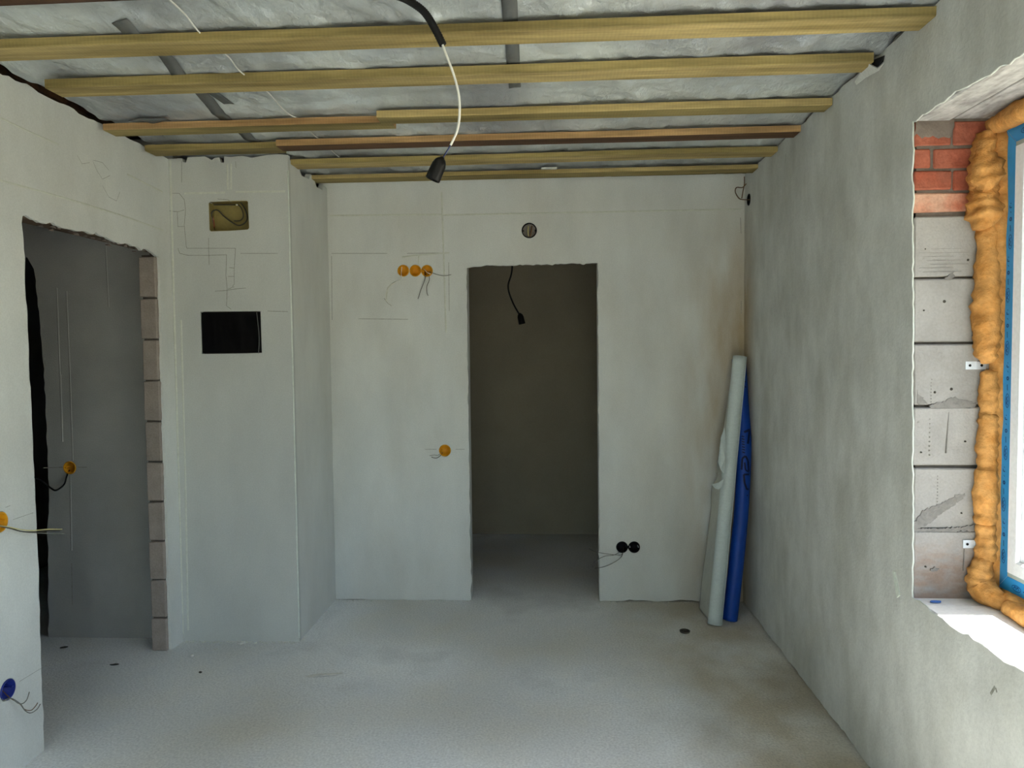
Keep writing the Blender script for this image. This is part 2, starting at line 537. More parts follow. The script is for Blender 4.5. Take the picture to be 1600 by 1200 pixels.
glass = bpy.data.materials.new('window_glass')
glass.use_nodes = True
gn = glass.node_tree.nodes; gl = glass.node_tree.links
gn.remove(gn['Principled BSDF'])
tr = gn.new('ShaderNodeBsdfTransparent'); tr.inputs['Color'].default_value = (0.94, 0.96, 0.95, 1)
gs = gn.new('ShaderNodeBsdfGlossy'); gs.inputs['Roughness'].default_value = 0.02
lw = gn.new('ShaderNodeLayerWeight'); lw.inputs['Blend'].default_value = 0.5
pw = gn.new('ShaderNodeMath'); pw.operation = 'POWER'; pw.inputs[1].default_value = 4.0
gl.new(lw.outputs['Facing'], pw.inputs[0])
fr = gn.new('ShaderNodeMath'); fr.operation = 'MULTIPLY_ADD'; fr.inputs[1].default_value = 0.6; fr.inputs[2].default_value = 0.04
gl.new(pw.outputs[0], fr.inputs[0])
gm = gn.new('ShaderNodeMixShader')
gl.new(fr.outputs[0], gm.inputs[0]); gl.new(tr.outputs[0], gm.inputs[1]); gl.new(gs.outputs[0], gm.inputs[2])
gl.new(gm.outputs[0], gn['Material Output'].inputs['Surface'])

# ------------------------------------------------------------------ ground, floor
g = box('ground', (-30, -30, -0.9), (60, 40, -0.45), ground_m); structure(g, 'bare ground outside the window')
bm = bmesh.new()
nx, ny = 130, 190
x0, x1, y0, y1 = -5.2, 1.5, -1.7, 6.1
grid = [[bm.verts.new((x0 + (x1 - x0) * i / nx, y0 + (y1 - y0) * j / ny,
                       0.0018 * noise.noise(Vector((i * 0.13, j * 0.13, 0))) + 0.0008 * noise.noise(Vector((i * 0.6, j * 0.6, 3)))))
         for i in range(nx + 1)] for j in range(ny + 1)]
for j in range(ny):
    for i in range(nx):
        bm.faces.new((grid[j][i], grid[j][i + 1], grid[j + 1][i + 1], grid[j + 1][i]))
floor = structure(from_bm('floor', bm, concrete_floor, None, True), 'grey rough concrete floor screed')
sb = box('screed_base', (x0, y0, -0.4), (x1 + 0.02, y1, -0.012), masonry, floor)

# ------------------------------------------------------------------ wall_left with the opening to the hall
DN, DF, DT = 2.633, 3.556, 2.0
cvL = lambda u, v, d: Vector((XL - d, u, v))
hole_l = [(DN, 0.0), (DN + 0.012, 0.9), (DN, DT + 0.01), (DF + 0.012, DT - 0.012), (DF + 0.012, 0.0)]
outer_l = ragged([(YREAR, 0.0), (DN, 0.0), (DN + 0.008, 0.9), (DN, DT + 0.012), (DF - 0.1, DT + 0.004), (DF + 0.022, DT - 0.018), (DF + 0.015, 0.0), (YC + 0.02, 0.0), (YC + 0.02, ZW), (3.2, ZW + 0.012), (2.5, ZW + 0.018), (YREAR, ZW + 0.02)],
                 [(0, 1), (0.004, 0.03), (0.004, 0.03), (0.010, 0.018), (0.008, 0.018), (0.004, 0.025), (0, 1), (0, 1), (0.006, 0.03), (0.006, 0.03), (0.005, 0.03), (0, 1)])
boxes_left = [('yellow', 2.46, 0.917, 0.036), ('blue', 2.463, 0.316, 0.036)]
holes_l = [circle(y, z, r + 0.002, seed=y) for (_, y, z, r) in boxes_left]
wall_left = structure(slab('wall_left', outer_l, holes_l, cvL, 0.0, 0.014, plaster), 'pale plastered left wall with the hall doorway')
# body of the wall behind the plaster (partition blocks, hall side plaster)
bm = bmesh.new()
add_box(bm, (XL - 0.092, YREAR, 0.0), (XL - 0.0641, DN + 0.002, 2.5))
add_box(bm, (XL - 0.0645, YREAR, 0.0), (XL - 0.013, 2.40, 2.5))
add_box(bm, (XL - 0.0645, 2.53, 0.0), (XL - 0.013, DN + 0.002, 2.5))
add_box(bm, (XL - 0.092, DN + 0.002, DT + 0.055), (XL - 0.013, YHALL, 2.5))
add_box(bm, (XL - 0.088, DF + 0.10, 0.0), (XL - 0.013, YHALL + 0.02, DT + 0.1))
from_bm('masonry_core', bm, masonry, wall_left)
# blocks of the far jamb
zs = [0.0, 0.168, 0.365, 0.562, 0.762, 0.962, 1.165, 1.370, 1.574, 1.778, 1.985]
for k in range(10):
    bm = bmesh.new()
    dy = rng.uniform(-0.004, 0.004); dx = rng.uniform(-0.002, 0.003)
    lo = (XL - 0.092 + dx, DF + dy, zs[k] + (0.0045 if k else 0)); hi = (XL - 0.0125, DF + 0.12, zs[k + 1] - 0.0045)
    add_box(bm, lo, hi, 0.004, 0.0018)
    from_bm('block', bm, block_in, wall_left)
box('joint_filler', (XL - 0.085, DF + 0.014, 0.0), (XL - 0.016, DF + 0.11, 1.99), mortar_dark, wall_left)
# brown lintel boards over the hall opening, splintered
bm = bmesh.new()
add_box(bm, (XL - 0.095, DN - 0.05, DT + 0.012), (XL - 0.014, DF + 0.14, DT + 0.056), 0.003, 0.002)
from_bm('lintel', bm, wood_brown, wall_left)
V, F = [], []
for i in range(26):
    y = DN + 0.15 + i * 0.033 + rng.uniform(-0.01, 0.01)
    l = rng.uniform(0.012, 0.05); h = rng.uniform(0.003, 0.009); x = XL - 0.02 - rng.uniform(0, 0.07) * (i % 3 == 0)
    zc = DT + 0.004 - (y - DN) * 0.012
    s = len(V)
    V += [Vector((x, y, zc)), Vector((x, y + l, zc + rng.uniform(-.002, .004))), Vector((x - 0.006, y + l * .8, zc + h)), Vector((x - 0.006, y + 0.2 * l, zc + h)), Vector((x + 0.006, y + 0.5 * l, zc + h * 1.5))]
    F += [[s, s + 1, s + 4], [s, s + 4, s + 3], [s + 1, s + 2, s + 4], [s, s + 3, s + 2, s + 1], [s + 2, s + 3, s + 4]]
o = mesh_obj('plaster_crumbs', V, F, mortar, wall_left); o['kind'] = 'stuff'

def px_l(*pts):
    return [(at_x(x, y, XL).y, at_x(x, y, XL).z) for x, y in pts]
ribbon('plaster_ridges', [px_l((0, 184), (50, 208), (92, 226)), px_l((0, 282), (60, 298), (130, 318), (200, 340), (255, 360)), px_l((198, 272), (254, 300))],
       lambda u, v, d: cvL(u, v, -d), 0.008, 0.002, ridge_m, wall_left)
ribbon('hairline_cracks', [px_l((145, 252), (152, 268), (160, 280), (172, 274)), px_l((145, 250), (160, 254), (170, 266)), px_l((120, 242), (128, 256), (140, 254)), px_l((160, 290), (170, 308), (182, 314), (187, 300)), px_l((30, 1065), (66, 1043)), px_l((8, 793), (16, 790)), px_l((20, 812), (52, 801))],
       lambda u, v, d: cvL(u, v, -d), 0.0016, 0.0006, pencil, wall_left)

# ------------------------------------------------------------------ wall_column (projecting shaft at the left of the back wall)
cvC = lambda u, v, d: Vector((u, YC + d, v))
top_c = []
xs = [XL - 0.005, -1.86, -1.855, -1.84, -1.83, -1.74, -1.72, -1.705, -1.69, -1.668, -1.66, -1.642, -1.640, -1.61, -1.55, -1.5, -1.47, -1.42, -1.36, XC]
zt = [z + 0.018 for z in (2.472, 2.474, 2.455, 2.452, 2.478, 2.481, 2.470, 2.462, 2.472, 2.474, 2.448, 2.446, 2.478, 2.474, 2.480, 2.468, 2.472, 2.480, 2.483, 2.478)]
top_c = [Vector((x, z)) for x, z in zip(xs, zt)][::-1]
niche = [Vector(p) for p in ((-1.722, 2.270), (-1.60, 2.273), (-1.53, 2.272), (-1.524, 2.265), (-1.521, 2.135), (-1.528, 2.127), (-1.62, 2.122), (-1.72, 2.121), (-1.728, 2.128), (-1.729, 2.262))]
panel = [Vector(p) for p in ((-1.788, 1.715), (-1.474, 1.713), (-1.472, 1.501), (-1.56, 1.499), (-1.787, 1.498))]
outer_c = [Vector((XL - 0.005, 0.0)), Vector((XC, 0.0))] + top_c
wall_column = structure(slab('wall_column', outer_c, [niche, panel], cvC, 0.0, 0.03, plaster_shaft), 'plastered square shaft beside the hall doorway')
bm = bmesh.new()
add_box(bm, (XL, YC + 0.11, 0.0), (XC - 0.03, YC + 0.14, 2.47))
from_bm('masonry_core', bm, masonry, wall_column)
cvS = lambda u, v, d: Vector((XC - d, u, v))
side = [Vector((YC + 0.0001, 0.0)), Vector((YB + 0.002, 0.0))] + [Vector(p) for p in ((YB + 0.002, 2.47), (4.28, 2.475), (4.26, 2.44), (4.15, 2.435), (4.12, 2.46), (4.05, 2.485), (4.02, 2.45), (3.9, 2.44), (3.86, 2.47), (3.8, 2.486), (YC + 0.0001, 2.478))]
side = [Vector((max(p.x, YC + 0.0301), p.y)) for p in side]
slab('side_face', side, [], cvS, 0.0, 0.03, plaster, wall_column)
# raised plaster bead down both arrises
bm = bmesh.new()
for x, r in ((XC, 0.004),):
    pts = [Vector((x - 0.001 + 0.0015 * noise.noise(Vector((0, 0, i * 0.7))), YC + 0.001, 0.02 + i * 0.05)) for i in range(49)]
    v, f = tube_data(pts, r, 6)
    vv = [bm.verts.new(p) for p in v]
    for q in f:
        bm.faces.new([vv[i] for i in q])
from_bm('corner_bead', bm, plaster_edge, wall_column, True)

def px_col(*pts):
    return [(at_y(x, y, YC).x, at_y(x, y, YC).z) for x, y in pts]
cracks = [px_col((266, 302), (280, 302), (288, 312), (290, 328), (288, 352), (291, 384), (292, 388), (330, 388), (368, 388), (366, 420), (366, 444), (363, 448)),
          px_col((261, 329), (278, 331), (288, 328)), px_col((277, 330), (278, 354), (289, 354)), px_col((278, 388), (281, 396), (294, 399), (330, 399), (354, 398), (353, 430), (355, 452), (354, 478), (361, 483)),
          px_col((326, 372), (326, 388), (327, 414)), px_col((358, 418), (366, 419)), px_col((356, 432), (366, 432)),
          px_col((336, 455), (352, 454), (372, 451), (384, 450)), px_col((376, 396), (434, 396)), px_col((366, 448), (356, 452)),
          px_col((368, 252), (369, 262)), px_col((284, 252), (284, 285)), px_col((418, 486), (450, 487)), px_col((340, 311), (356, 312), (362, 316))]
ribbon('hairline_cracks', cracks, lambda u, v, d: cvC(u, v, -d), 0.0026, 0.0007, pencil, wall_column)
ridges = [px_col((288, 302), (352, 301)), px_col((368, 300), (446, 299)), px_col((355, 256), (356, 296)), px_col((361, 256), (361, 296)),
          px_col((266, 250), (276, 620), (286, 990)), px_col((283, 500), (290, 760), (294, 985))]
ribbon('plaster_ridges', ridges, lambda u, v, d: cvC(u, v, -d), 0.010, 0.0018, ridge_m, wall_column)

# ------------------------------------------------------------------ wall_back with the middle doorway
BL, BR, BT = -0.487, 0.277, 1.999
cvB = lambda u, v, d: Vector((u, YB + d, v))
outer_b = ragged([(XC - 0.05, 0.0), (-1.2, 0.004), (BL, 0.004), (BL - 0.004, 1.0), (BL, BT - 0.012), (BL + 0.1, BT), (BR - 0.1, BT + 0.004), (BR + 0.004, BT + 0.006), (BR + 0.006, 1.0), (BR + 0.004, 0.0), (BR + 0.03, 0.004), (XR + 0.01, 0.008), (XR + 0.01, 2.5), (XC - 0.05, 2.5)],
                 [(0, 1), (0.006, 0.03), (0.005, 0.028), (0.005, 0.028), (0.004, 0.02), (0.006, 0.016), (0.008, 0.016), (0.006, 0.028), (0.005, 0.028), (0, 1), (0.008, 0.03), (0, 1), (0, 1), (0, 1)])
holes_b = []
BX = [(-0.866, 1.978, 0.034), (-0.794, 1.977, 0.034), (-0.725, 1.975, 0.034), (-0.634, 0.907, 0.035), (-0.118, 2.200, 0.044), (0.415, 0.327, 0.034), (0.486, 0.327, 0.034)]
for (x, z, r) in BX:
    holes_b.append(circle(x, z, r + 0.0015, seed=x))
wall_back = structure(slab('wall_back', outer_b, holes_b, cvB, 0.0, 0.016, plaster_back), 'pale plastered back wall with the dark doorway')
bm = bmesh.new()
zc0, zc1 = 0.0, 2.5
add_box(bm, (XC - 0.3, YB + 0.07, 0), (BL - 0.003, YB + 0.118, 2.5))
add_box(bm, (BR + 0.003, YB + 0.07, 0), (XR + 0.05, YB + 0.118, 2.5))
add_box(bm, (BL - 0.003, YB + 0.015, BT + 0.012), (BR + 0.003, YB + 0.118, 2.5))
from_bm('masonry_core', bm, masonry, wall_back)
for (a, b) in ((BL - 0.07, BL - 0.002), (BR + 0.003, BR + 0.07)):
    bm = bmesh.new()
    add_box(bm, (a, YB + 0.0165, 0.0), (b, YB + 0.118, BT + 0.012), 0.003, 0.0015)
    from_bm('door_jamb', bm, plaster, wall_back)
def px_b(*pts):
    return [(at_y(x, y, YB).x, at_y(x, y, YB).z) for x, y in pts]
ribbon('plaster_ridges', [px_b((515, 337), (690, 335)), px_b((692, 336), (800, 334), (1160, 327)), px_b((690, 300), (697, 520)), px_b((628, 402), (660, 398), (702, 395)), px_b((603, 470), (606, 450), (618, 440)), (px_b((654, 398), (654, 413)), 0.006)],
       lambda u, v, d: cvB(u, v, -d), 0.010, 0.002, ridge_m, wall_back)
ribbon('pencil_marks', [px_b((518, 396), (605, 396)), px_b((636, 396), (690, 395)), px_b((518, 400), (519, 500)), px_b((560, 498), (638, 499)), px_b((701, 410), (702, 486)),
                        px_b((600, 466), (606, 474), (612, 478)), px_b((664, 702), (682, 702)), px_b((712, 702), (726, 702)), px_b((1157, 340), (1158, 365)), px_b((1158, 470), (1158, 490))],
       lambda u, v, d: cvB(u, v, -d), 0.0026, 0.0006, pencil, wall_back)

# ------------------------------------------------------------------ wall_right with window opening
cvR = lambda u, v, d: Vector((XR + d, u, v))
ZS, ZH = 0.714, 2.194
WN = 0.40
edge_y = lambda z: 2.330 + (z - 0.73) * 0.0285
hole_r = ragged([(WN, ZS), (edge_y(ZS), ZS), (edge_y(1.45), 1.45), (edge_y(ZH), ZH), (WN, ZH)],
                [(0.007, 0.022), (0.006, 0.018), (0.006, 0.018), (0.008, 0.02), (0, 1)])
outer_r = ragged([(YREAR, 0.006), (YB + 0.01, 0.008), (YB + 0.01, 2.49), (YREAR, 2.49)], [(0.006, 0.03), (0, 1), (0.004, 0.03), (0, 1)])
hole_rb = circle(4.251, 2.333, 0.034, seed=2)
D0, D1, DZ = -1.2, -0.3, 2.2          # unseen glazed door added for fill light, further along the same wall
hole_rd = [Vector(p) for p in ((D0, 0.03), (D1, 0.03), (D1, DZ), (D0, DZ))]
wall_right = structure(slab('wall_right', outer_r, [hole_r, hole_rb, hole_rd], cvR, 0.0, 0.005, plaster_right), 'grey plastered right wall with the window opening')
XO = 1.54
bm = bmesh.new()
add_box(bm, (XR + 0.013, D1, 0.0), (XO, YB + 1.8, ZS - 0.10))
add_box(bm, (XR + 0.013, YREAR, 0.0), (XO, D0, ZS - 0.10))
add_box(bm, (XR + 0.013, D0 - 0.01, 0.0), (XO, D1 + 0.01, 0.03))
add_box(bm, (XR + 0.013, YREAR, ZH + 0.20), (XO, YB + 1.8, 2.9))
add_box(bm, (XR + 0.013, 2.56, ZS - 0.12), (XO, 4.20, ZH + 0.22))
add_box(bm, (XR + 0.070, 4.19, ZS - 0.12), (XO, YB + 1.8, ZH + 0.22))
add_box(bm, (XR + 0.013, D1, ZS - 0.12), (XO, WN - 0.02, ZH + 0.22))
add_box(bm, (XR + 0.013, YREAR, ZS - 0.12), (XO, D0, ZH + 0.22))
from_bm('masonry_core', bm, masonry, wall_right)
# the exposed courses of the far reveal
rows = [0.700, 0.927, 1.123, 1.312, 1.507, 1.710, 1.904]
for k in range(6):
    z0, z1 = rows[k], rows[k + 1]
    e = edge_y((z0 + z1) / 2)
    bm = bmesh.new()
    add_box(bm, (XR + 0.0045, e + rng.uniform(-0.002, 0.003), z0 + 0.004), (XO, e + 0.24, z1 - 0.004), 0.004, 0.0018)
    from_bm('block', bm, block_out, wall_right)
for k in range(1, 7):
    box('joint_filler', (XR + 0.016, edge_y(rows[k]) + 0.014, rows[k] - 0.012), (XO - 0.01, 2.58, rows[k] + 0.012), mortar_dark, wall_right)
# dark discs painted for the shade in drill holes and pits; saw teeth and smears of grey mortar on the block faces
def reveal_pt(px, py, off=0.0):
    p = at_y(px, py, 2.345)
    e = edge_y(p.z)
    p = at_y(px, py, e - off)
    return p
for (px, py, r) in ((1476, 471, 0.0042), (1461, 613, 0.0034), (1487, 608, 0.0040), (1444, 485, 0.0025), (1509, 690, 0.0022), (1431, 707, 0.0022), (1447, 886, 0.0022), (1503, 802, 0.002), (1513, 406, 0.003), (1446, 389, 0.002)):
    px = max(px, 1440)
    p = reveal_pt(px, py, 0.0022)
    lathe('drill_hole_shade', [(0.0, 0.0), (r, 0.0), (r * 1.15, 0.0015), (r * 1.2, 0.006), (0.0, 0.006)], p, (0, 1, 0), splinter_m, wall_right, 10)
def smear(pix, seed):
    fine = []
    for i, a in enumerate(pix):
        b = pix[(i + 1) % len(pix)]
        n = max(1, int(math.hypot(b[0] - a[0], b[1] - a[1]) / 2.5))
        for k in range(n):
            t = k / n
            q = (a[0] + (b[0] - a[0]) * t, a[1] + (b[1] - a[1]) * t)
            j1 = noise.noise(Vector((q[0] * 0.35, q[1] * 0.35, seed))); j2 = noise.noise(Vector((q[0] * 0.35, q[1] * 0.35, seed + 40)))
            lim = 1441 - (q[1] - 340) * 0.027
            fine.append((max(lim, q[0] + 3.2 * j1), q[1] + 3.2 * j2))
    pix = fine
    P = [reveal_pt(x, y, 0.0012 + 0.0005 * noise.noise(Vector((i * 0.9, seed, 0)))) for i, (x, y) in enumerate(pix)]
    V = P + [p + Vector((0, 0.006, 0)) for p in P]
    n = len(P)
    mesh_obj('mortar_smear', V, [list(range(n)), list(range(2 * n - 1, n - 1, -1))] + [[i, i + n, (i + 1) % n + n, (i + 1) % n] for i in range(n)], mortar_pale, wall_right)
smear([(1452, 634), (1462, 630), (1474, 628), (1484, 622), (1490, 620), (1500, 624), (1512, 626), (1524, 630), (1523, 636), (1508, 637), (1505, 642), (1494, 646), (1482, 644), (1468, 642), (1456, 640)], 1)
smear([(1418, 611), (1426, 609), (1433, 614), (1442, 622), (1449, 630), (1440, 632), (1420, 630)], 2)
smear([(1425, 650), (1431, 644), (1437, 660), (1432, 662), (1426, 658)], 3)
smear([(1413, 823), (1430, 815), (1440, 800), (1456, 793), (1466, 789), (1484, 780), (1498, 772), (1508, 772), (1504, 780), (1490, 790), (1472, 802), (1460, 812), (1446, 822), (1430, 829), (1414, 829)], 4)
smear([(1414, 826), (1450, 826), (1500, 824), (1522, 820), (1524, 829), (1490, 831), (1440, 831), (1414, 831)], 5)
smear([(1453, 890), (1460, 887), (1467, 889), (1464, 893), (1456, 894)], 6)
smear([(1476, 436), (1484, 428), (1490, 424), (1492, 433), (1484, 437)], 7)
smear([(1505, 556), (1510, 549), (1518, 545), (1512, 553), (1508, 558)], 8)
V, F = [], []
def tick(a, b, w):
    P0, P1 = reveal_pt(*a, 0.0016), reveal_pt(*b, 0.0016)
    d = (P1 - P0).normalized(); n_ = d.cross(Vector((0, 1, 0))) * w / 2
    s_ = len(V)
    V.extend([P0 - n_, P1 - n_, P1 + n_, P0 + n_]); V.extend([q + Vector((0, 0.004, 0)) for q in (P0 - n_, P1 - n_, P1 + n_, P0 + n_)])
    F.extend([[s_, s_ + 1, s_ + 2, s_ + 3], [s_ + 4, s_ + 7, s_ + 6, s_ + 5], [s_, s_ + 4, s_ + 5, s_ + 1], [s_ + 2, s_ + 6, s_ + 7, s_ + 3]])
for i in range(15):
    tick((1519, 446 + i * 6), (1524, 445 + i * 6), 0.003)
for i in range(16):
    tick((1456 - (i > 8), 552 + i * 5), (1456 - (i > 8), 554 + i * 5), 0.0028)
for i in range(13):
    tick((1465, 738 + i * 5), (1465, 740 + i * 5), 0.0028)
for i in range(11):
    tick((1453, 640 + i * 7), (1453, 642 + i * 7), 0.0024)
tick((1483, 636), (1479, 708), 0.0025)
tick((1507, 858), (1506, 892), 0.0018)
for i in range(14):
    tick((1436 + (i % 4) * 6, 347 + i * 6), (1490 + (i % 3) * 12, 346 + i * 6), 0.0009)
o = mesh_obj('saw_marks', V, F, mortar_pale, wall_right); o['kind'] = 'stuff'
bz = [1.910, 1.977, 2.045, 2.113, 2.190]
cuts = [[1.124, 1.384, 1.52], [1.124, 1.246, 1.50], [1.124, 1.184, 1.43, 1.53], [1.124, 1.244, 1.50]]
for r in range(4):
    e = edge_y(bz[r])
    for c in range(len(cuts[r]) - 1):
        bm = bmesh.new()
        add_box(bm, (cuts[r][c] + 0.004 + (0.001 if c == 0 else 0), e + rng.uniform(-0.002, 0.004), bz[r] + 0.005), (cuts[r][c + 1] - 0.003, e + 0.24, bz[r + 1] - (0.005 if r < 3 else 0.0)), 0.004, 0.0022)
        from_bm('brick', bm, brick_pale if r == 0 else brick_m, wall_right)
box('joint_filler', (XR + 0.016, edge_y(2.0) + 0.009, 1.90), (XO - 0.01, 2.60, 2.2), mortar, wall_right)
# smear of mortar over the top course
V, F = [], []
n_s = 14
for i in range(n_s + 1):
    t = i / n_s
    x = XR + 0.012 + t * 0.115
    zl = 2.148 + 0.012 * noise.noise(Vector((i * 0.5, 0, 0))) - 0.012 * t + (0.02 if i == n_s else 0)
    for zz, yy in ((2.192, edge_y(2.19) - 0.009), ((2.192 + zl) / 2, edge_y(2.17) - 0.011 + 0.003 * noise.noise(Vector((i * 0.8, 3, 0)))), (zl, edge_y(2.15) + 0.003)):
        V.append(Vector((x - 0.006, yy, zz)))
for i in range(n_s):
    for j in range(2):
        a = i * 3 + j
        F.append([a, a + 1, a + 4, a + 3])
mesh_obj('mortar_smear', V, F, mortar, wall_right, True)
# concrete lintels: two beams with an open joint
for (a, b, dz) in ((XR + 0.0045, 1.234, -0.003), (1.247, 1.385, 0.004), (1.392, XO, 0.0)):
    bm = bmesh.new()
    add_box(bm, (a, WN - 0.2, ZH + dz), (b, 2.62, ZH + 0.205), 0.005, 0.002)
    from_bm('lintel', bm, lintel_m, wall_right)
box('joint_filler', (1.2345, WN - 0.1, ZH + 0.005), (1.2465, 2.60, ZH + 0.1), mortar_dark, wall_right)  # dark strip painting the deep shade of the open joint
# sill course: blocks end to end
ys = [2.60, 2.268, 1.66, 1.05, WN - 0.02]
for i in range(4):
    bm = bmesh.new()
    add_box(bm, (XR + 0.0045, ys[i + 1] + 0.0015, ZS - 0.13), (XO, ys[i] - 0.0015, ZS - 0.001 - 0.003 * (i == 0)), 0.004, 0.0012)
    from_bm('block', bm, sill_m, wall_right)
# a smear of blue chalk on the sill
sm = at_z(1462, 940, ZS)
V = [Vector((sm.x + 0.022 * math.cos(a) * (0.7 + 0.4 * noise.noise(Vector((a, 0, 0)))), sm.y + 0.008 * math.sin(a), ZS + 0.0018)) for a in [i * math.pi / 7 for i in range(14)]]
V += [v + Vector((0, 0, -0.003)) for v in V]
F = [list(range(14))] + [[i, i + 14, (i + 1) % 14 + 14, (i + 1) % 14] for i in range(14)]
mesh_obj('chalk_mark', V, F, blue_chalk, wall_right)
def px_r(*pts):
    return [(at_x(x, y, XR).y, at_x(x, y, XR).z) for x, y in pts]
ribbon('scratch_marks', [(px_r((1548, 1085), (1555, 1073)), 0.008), (px_r((1556, 1075), (1558, 1082)), 0.006), px_r((1225, 487), (1226, 497)), px_r((1228, 240), (1227, 255))],
       lambda u, v, d: cvR(u, v, -d), 0.003, 0.0006, pencil, wall_right)
# peeled sliver of plaster at the lower corner of the opening
pv = [at_x(1396, 893, XR), at_x(1399, 893, XR), at_x(1407, 930, XR), at_x(1403, 934, XR)]
V = [p + Vector((-0.004, 0, 0)) for p in pv] + [p + Vector((0.001, 0, 0)) for p in pv]
mesh_obj('plaster_sliver', V, [[0, 1, 2, 3], [4, 7, 6, 5], [0, 4, 5, 1], [1, 5, 6, 2], [2, 6, 7, 3], [3, 7, 4, 0]], plaster_edge, wall_right)
# feathered raw edge of the plaster around the opening
edge_pts = [Vector((XR + 0.003, p.x, p.y)) for p in hole_r if p.x > WN + 0.05]
bm = bmesh.new()
v, f = tube_data(edge_pts, lambda t: 0.0018 + 0.0022 * noise.noise(Vector((t * 160, 0, 0))), 5)
vv = [bm.verts.new(p) for p in v]
for q in f:
    bm.faces.new([vv[i] for i in q])
from_bm('plaster_lip', bm, plaster_edge, wall_right, True)

# ------------------------------------------------------------------ rear wall and the neighbouring rooms
RW0, RW1, RZ0, RZ1 = -1.3, 0.5, 0.02, 2.25  # opening for an unseen window, added to brighten the room
bm = bmesh.new()
add_box(bm, (XL - 0.2, YREAR - 0.3, 0.0), (RW0, YREAR, 2.9))
add_box(bm, (RW1, YREAR - 0.3, 0.0), (XR + 0.4, YREAR, 2.9))
add_box(bm, (RW0, YREAR - 0.3, RZ1), (RW1, YREAR, 2.9))
add_box(bm, (RW0, YREAR - 0.3, -0.3), (RW1, YREAR, RZ0))
wall_rear = structure(from_bm('wall_rear', bm, plaster), 'plastered wall behind the viewer with the added fill window')
added_window3 = bpy.data.objects.new('added_window_3', None); COL.objects.link(added_window3)
added_window3['kind'] = 'structure'; added_window3['label'] = 'unseen glazed door added on the window wall for fill light'
bm = bmesh.new()
for (a, b) in (((D0, 0.02), (D0 + 0.10, DZ)), ((D1 - 0.10, 0.02), (D1, DZ)), ((D0, 0.02), (D1, 0.12)), ((D0, DZ - 0.1), (D1, DZ)), (((D0 + D1) / 2 - 0.05, 0.02), ((D0 + D1) / 2 + 0.05, DZ))):
    add_box(bm, (XR + 0.24, a[0], a[1]), (XR + 0.31, b[0], b[1]), 0.004)
from_bm('frame', bm, pvc_white, added_window3)
box('pane', (XR + 0.272, D0 + 0.09, 0.11), (XR + 0.276, D1 - 0.09, DZ - 0.09), glass, added_window3)
added_window2 = bpy.data.objects.new('added_window_2', None); COL.objects.link(added_window2)
added_window2['kind'] = 'structure'; added_window2['label'] = 'unseen window added behind the viewer for fill light'
bm = bmesh.new()
for (a, b) in (((RW0, RZ0), (RW0 + 0.10, RZ1)), ((RW1 - 0.10, RZ0), (RW1, RZ1)), ((RW0, RZ0), (RW1, RZ0 + 0.1)), ((RW0, RZ1 - 0.1), (RW1, RZ1)), ((-0.40, RZ0), (-0.30, RZ1))):
    add_box(bm, (a[0], YREAR - 0.2, a[1]), (b[0], YREAR - 0.13, b[1]), 0.004)
from_bm('frame', bm, pvc_white, added_window2)
box('pane', (RW0 + 0.09, YREAR - 0.168, RZ0 + 0.09), (RW1 - 0.09, YREAR - 0.164, RZ1 - 0.09), glass, added_window2)
# hall behind the left wall
cvH = lambda u, v, d: Vector((u, YHALL + d, v))
HX0 = -3.6
outer_h = ragged([(XL + 0.01, 0.0), (XL + 0.01, 2.6), (HX0, 2.6), (HX0, 0.0), (-3.35, 0.0), (-3.35, 2.0), (-2.755, 2.02), (-2.715, 2.01), (-2.682, 1.95), (-2.668, 1.80), (-2.655, 1.5), (-2.645, 1.0), (-2.665, 0.45), (-2.682, 0.0)],
                 [(0, 1), (0, 1), (0, 1), (0, 1), (0, 1), (0, 1), (0, 1), (0, 1), (0.005, 0.03), (0.006, 0.035), (0.006, 0.035), (0.006, 0.035), (0.006, 0.035), (0, 1)])
hb = (-2.53, 0.908, 0.034)
wall_hall = structure(slab('wall_hall', outer_h, [circle(hb[0], hb[1], hb[2] + 0.0015, seed=4)], cvH, 0.0, 0.07, hall_plaster), 'dim grey end wall of the hall')
def px_h(*pts):
    return [(at_y(x, y, YHALL).x, at_y(x, y, YHALL).z) for x, y in pts]
ribbon('plaster_ridges', [px_h((89, 450), (93, 560), (98, 690)), px_h((104, 455), (109, 570), (114, 720)), px_h((95, 585), (98, 690)), px_h((110, 742), (112, 860)), px_h((165, 380), (170, 480))],
       lambda u, v, d: cvH(u, v, -d), 0.009, 0.003, hall_plaster, wall_hall)
ribbon('pencil_marks', [px_h((68, 731), (98, 730)), px_h((122, 730), (136, 730)), px_h((112, 880), (113, 945))], lambda u, v, d: cvH(u, v, -d), 0.004, 0.0006, pencil, wall_hall)
structure(box('wall_hall_side', (HX0 - 0.1, YREAR, 0), (HX0, YHALL + 1.6, 2.6), hall_plaster), 'far side wall of the hall')
structure(box('wall_hall_rear', (HX0, 0.4, 0), (XL - 0.05, 0.5, 2.6), hall_plaster), 'near end wall of the hall')
structure(box('wall_closet', (HX0, YHALL + 1.5, 0), (XL + 0.1, YHALL + 1.6, 2.6), hall_plaster), 'wall of the unlit room off the hall')
structure(box('wall_closet_side', (XL - 0.02, YHALL + 0.05, 0), (XL + 0.02, YHALL + 1.6, 2.6), hall_plaster), 'side wall of the unlit room off the hall')
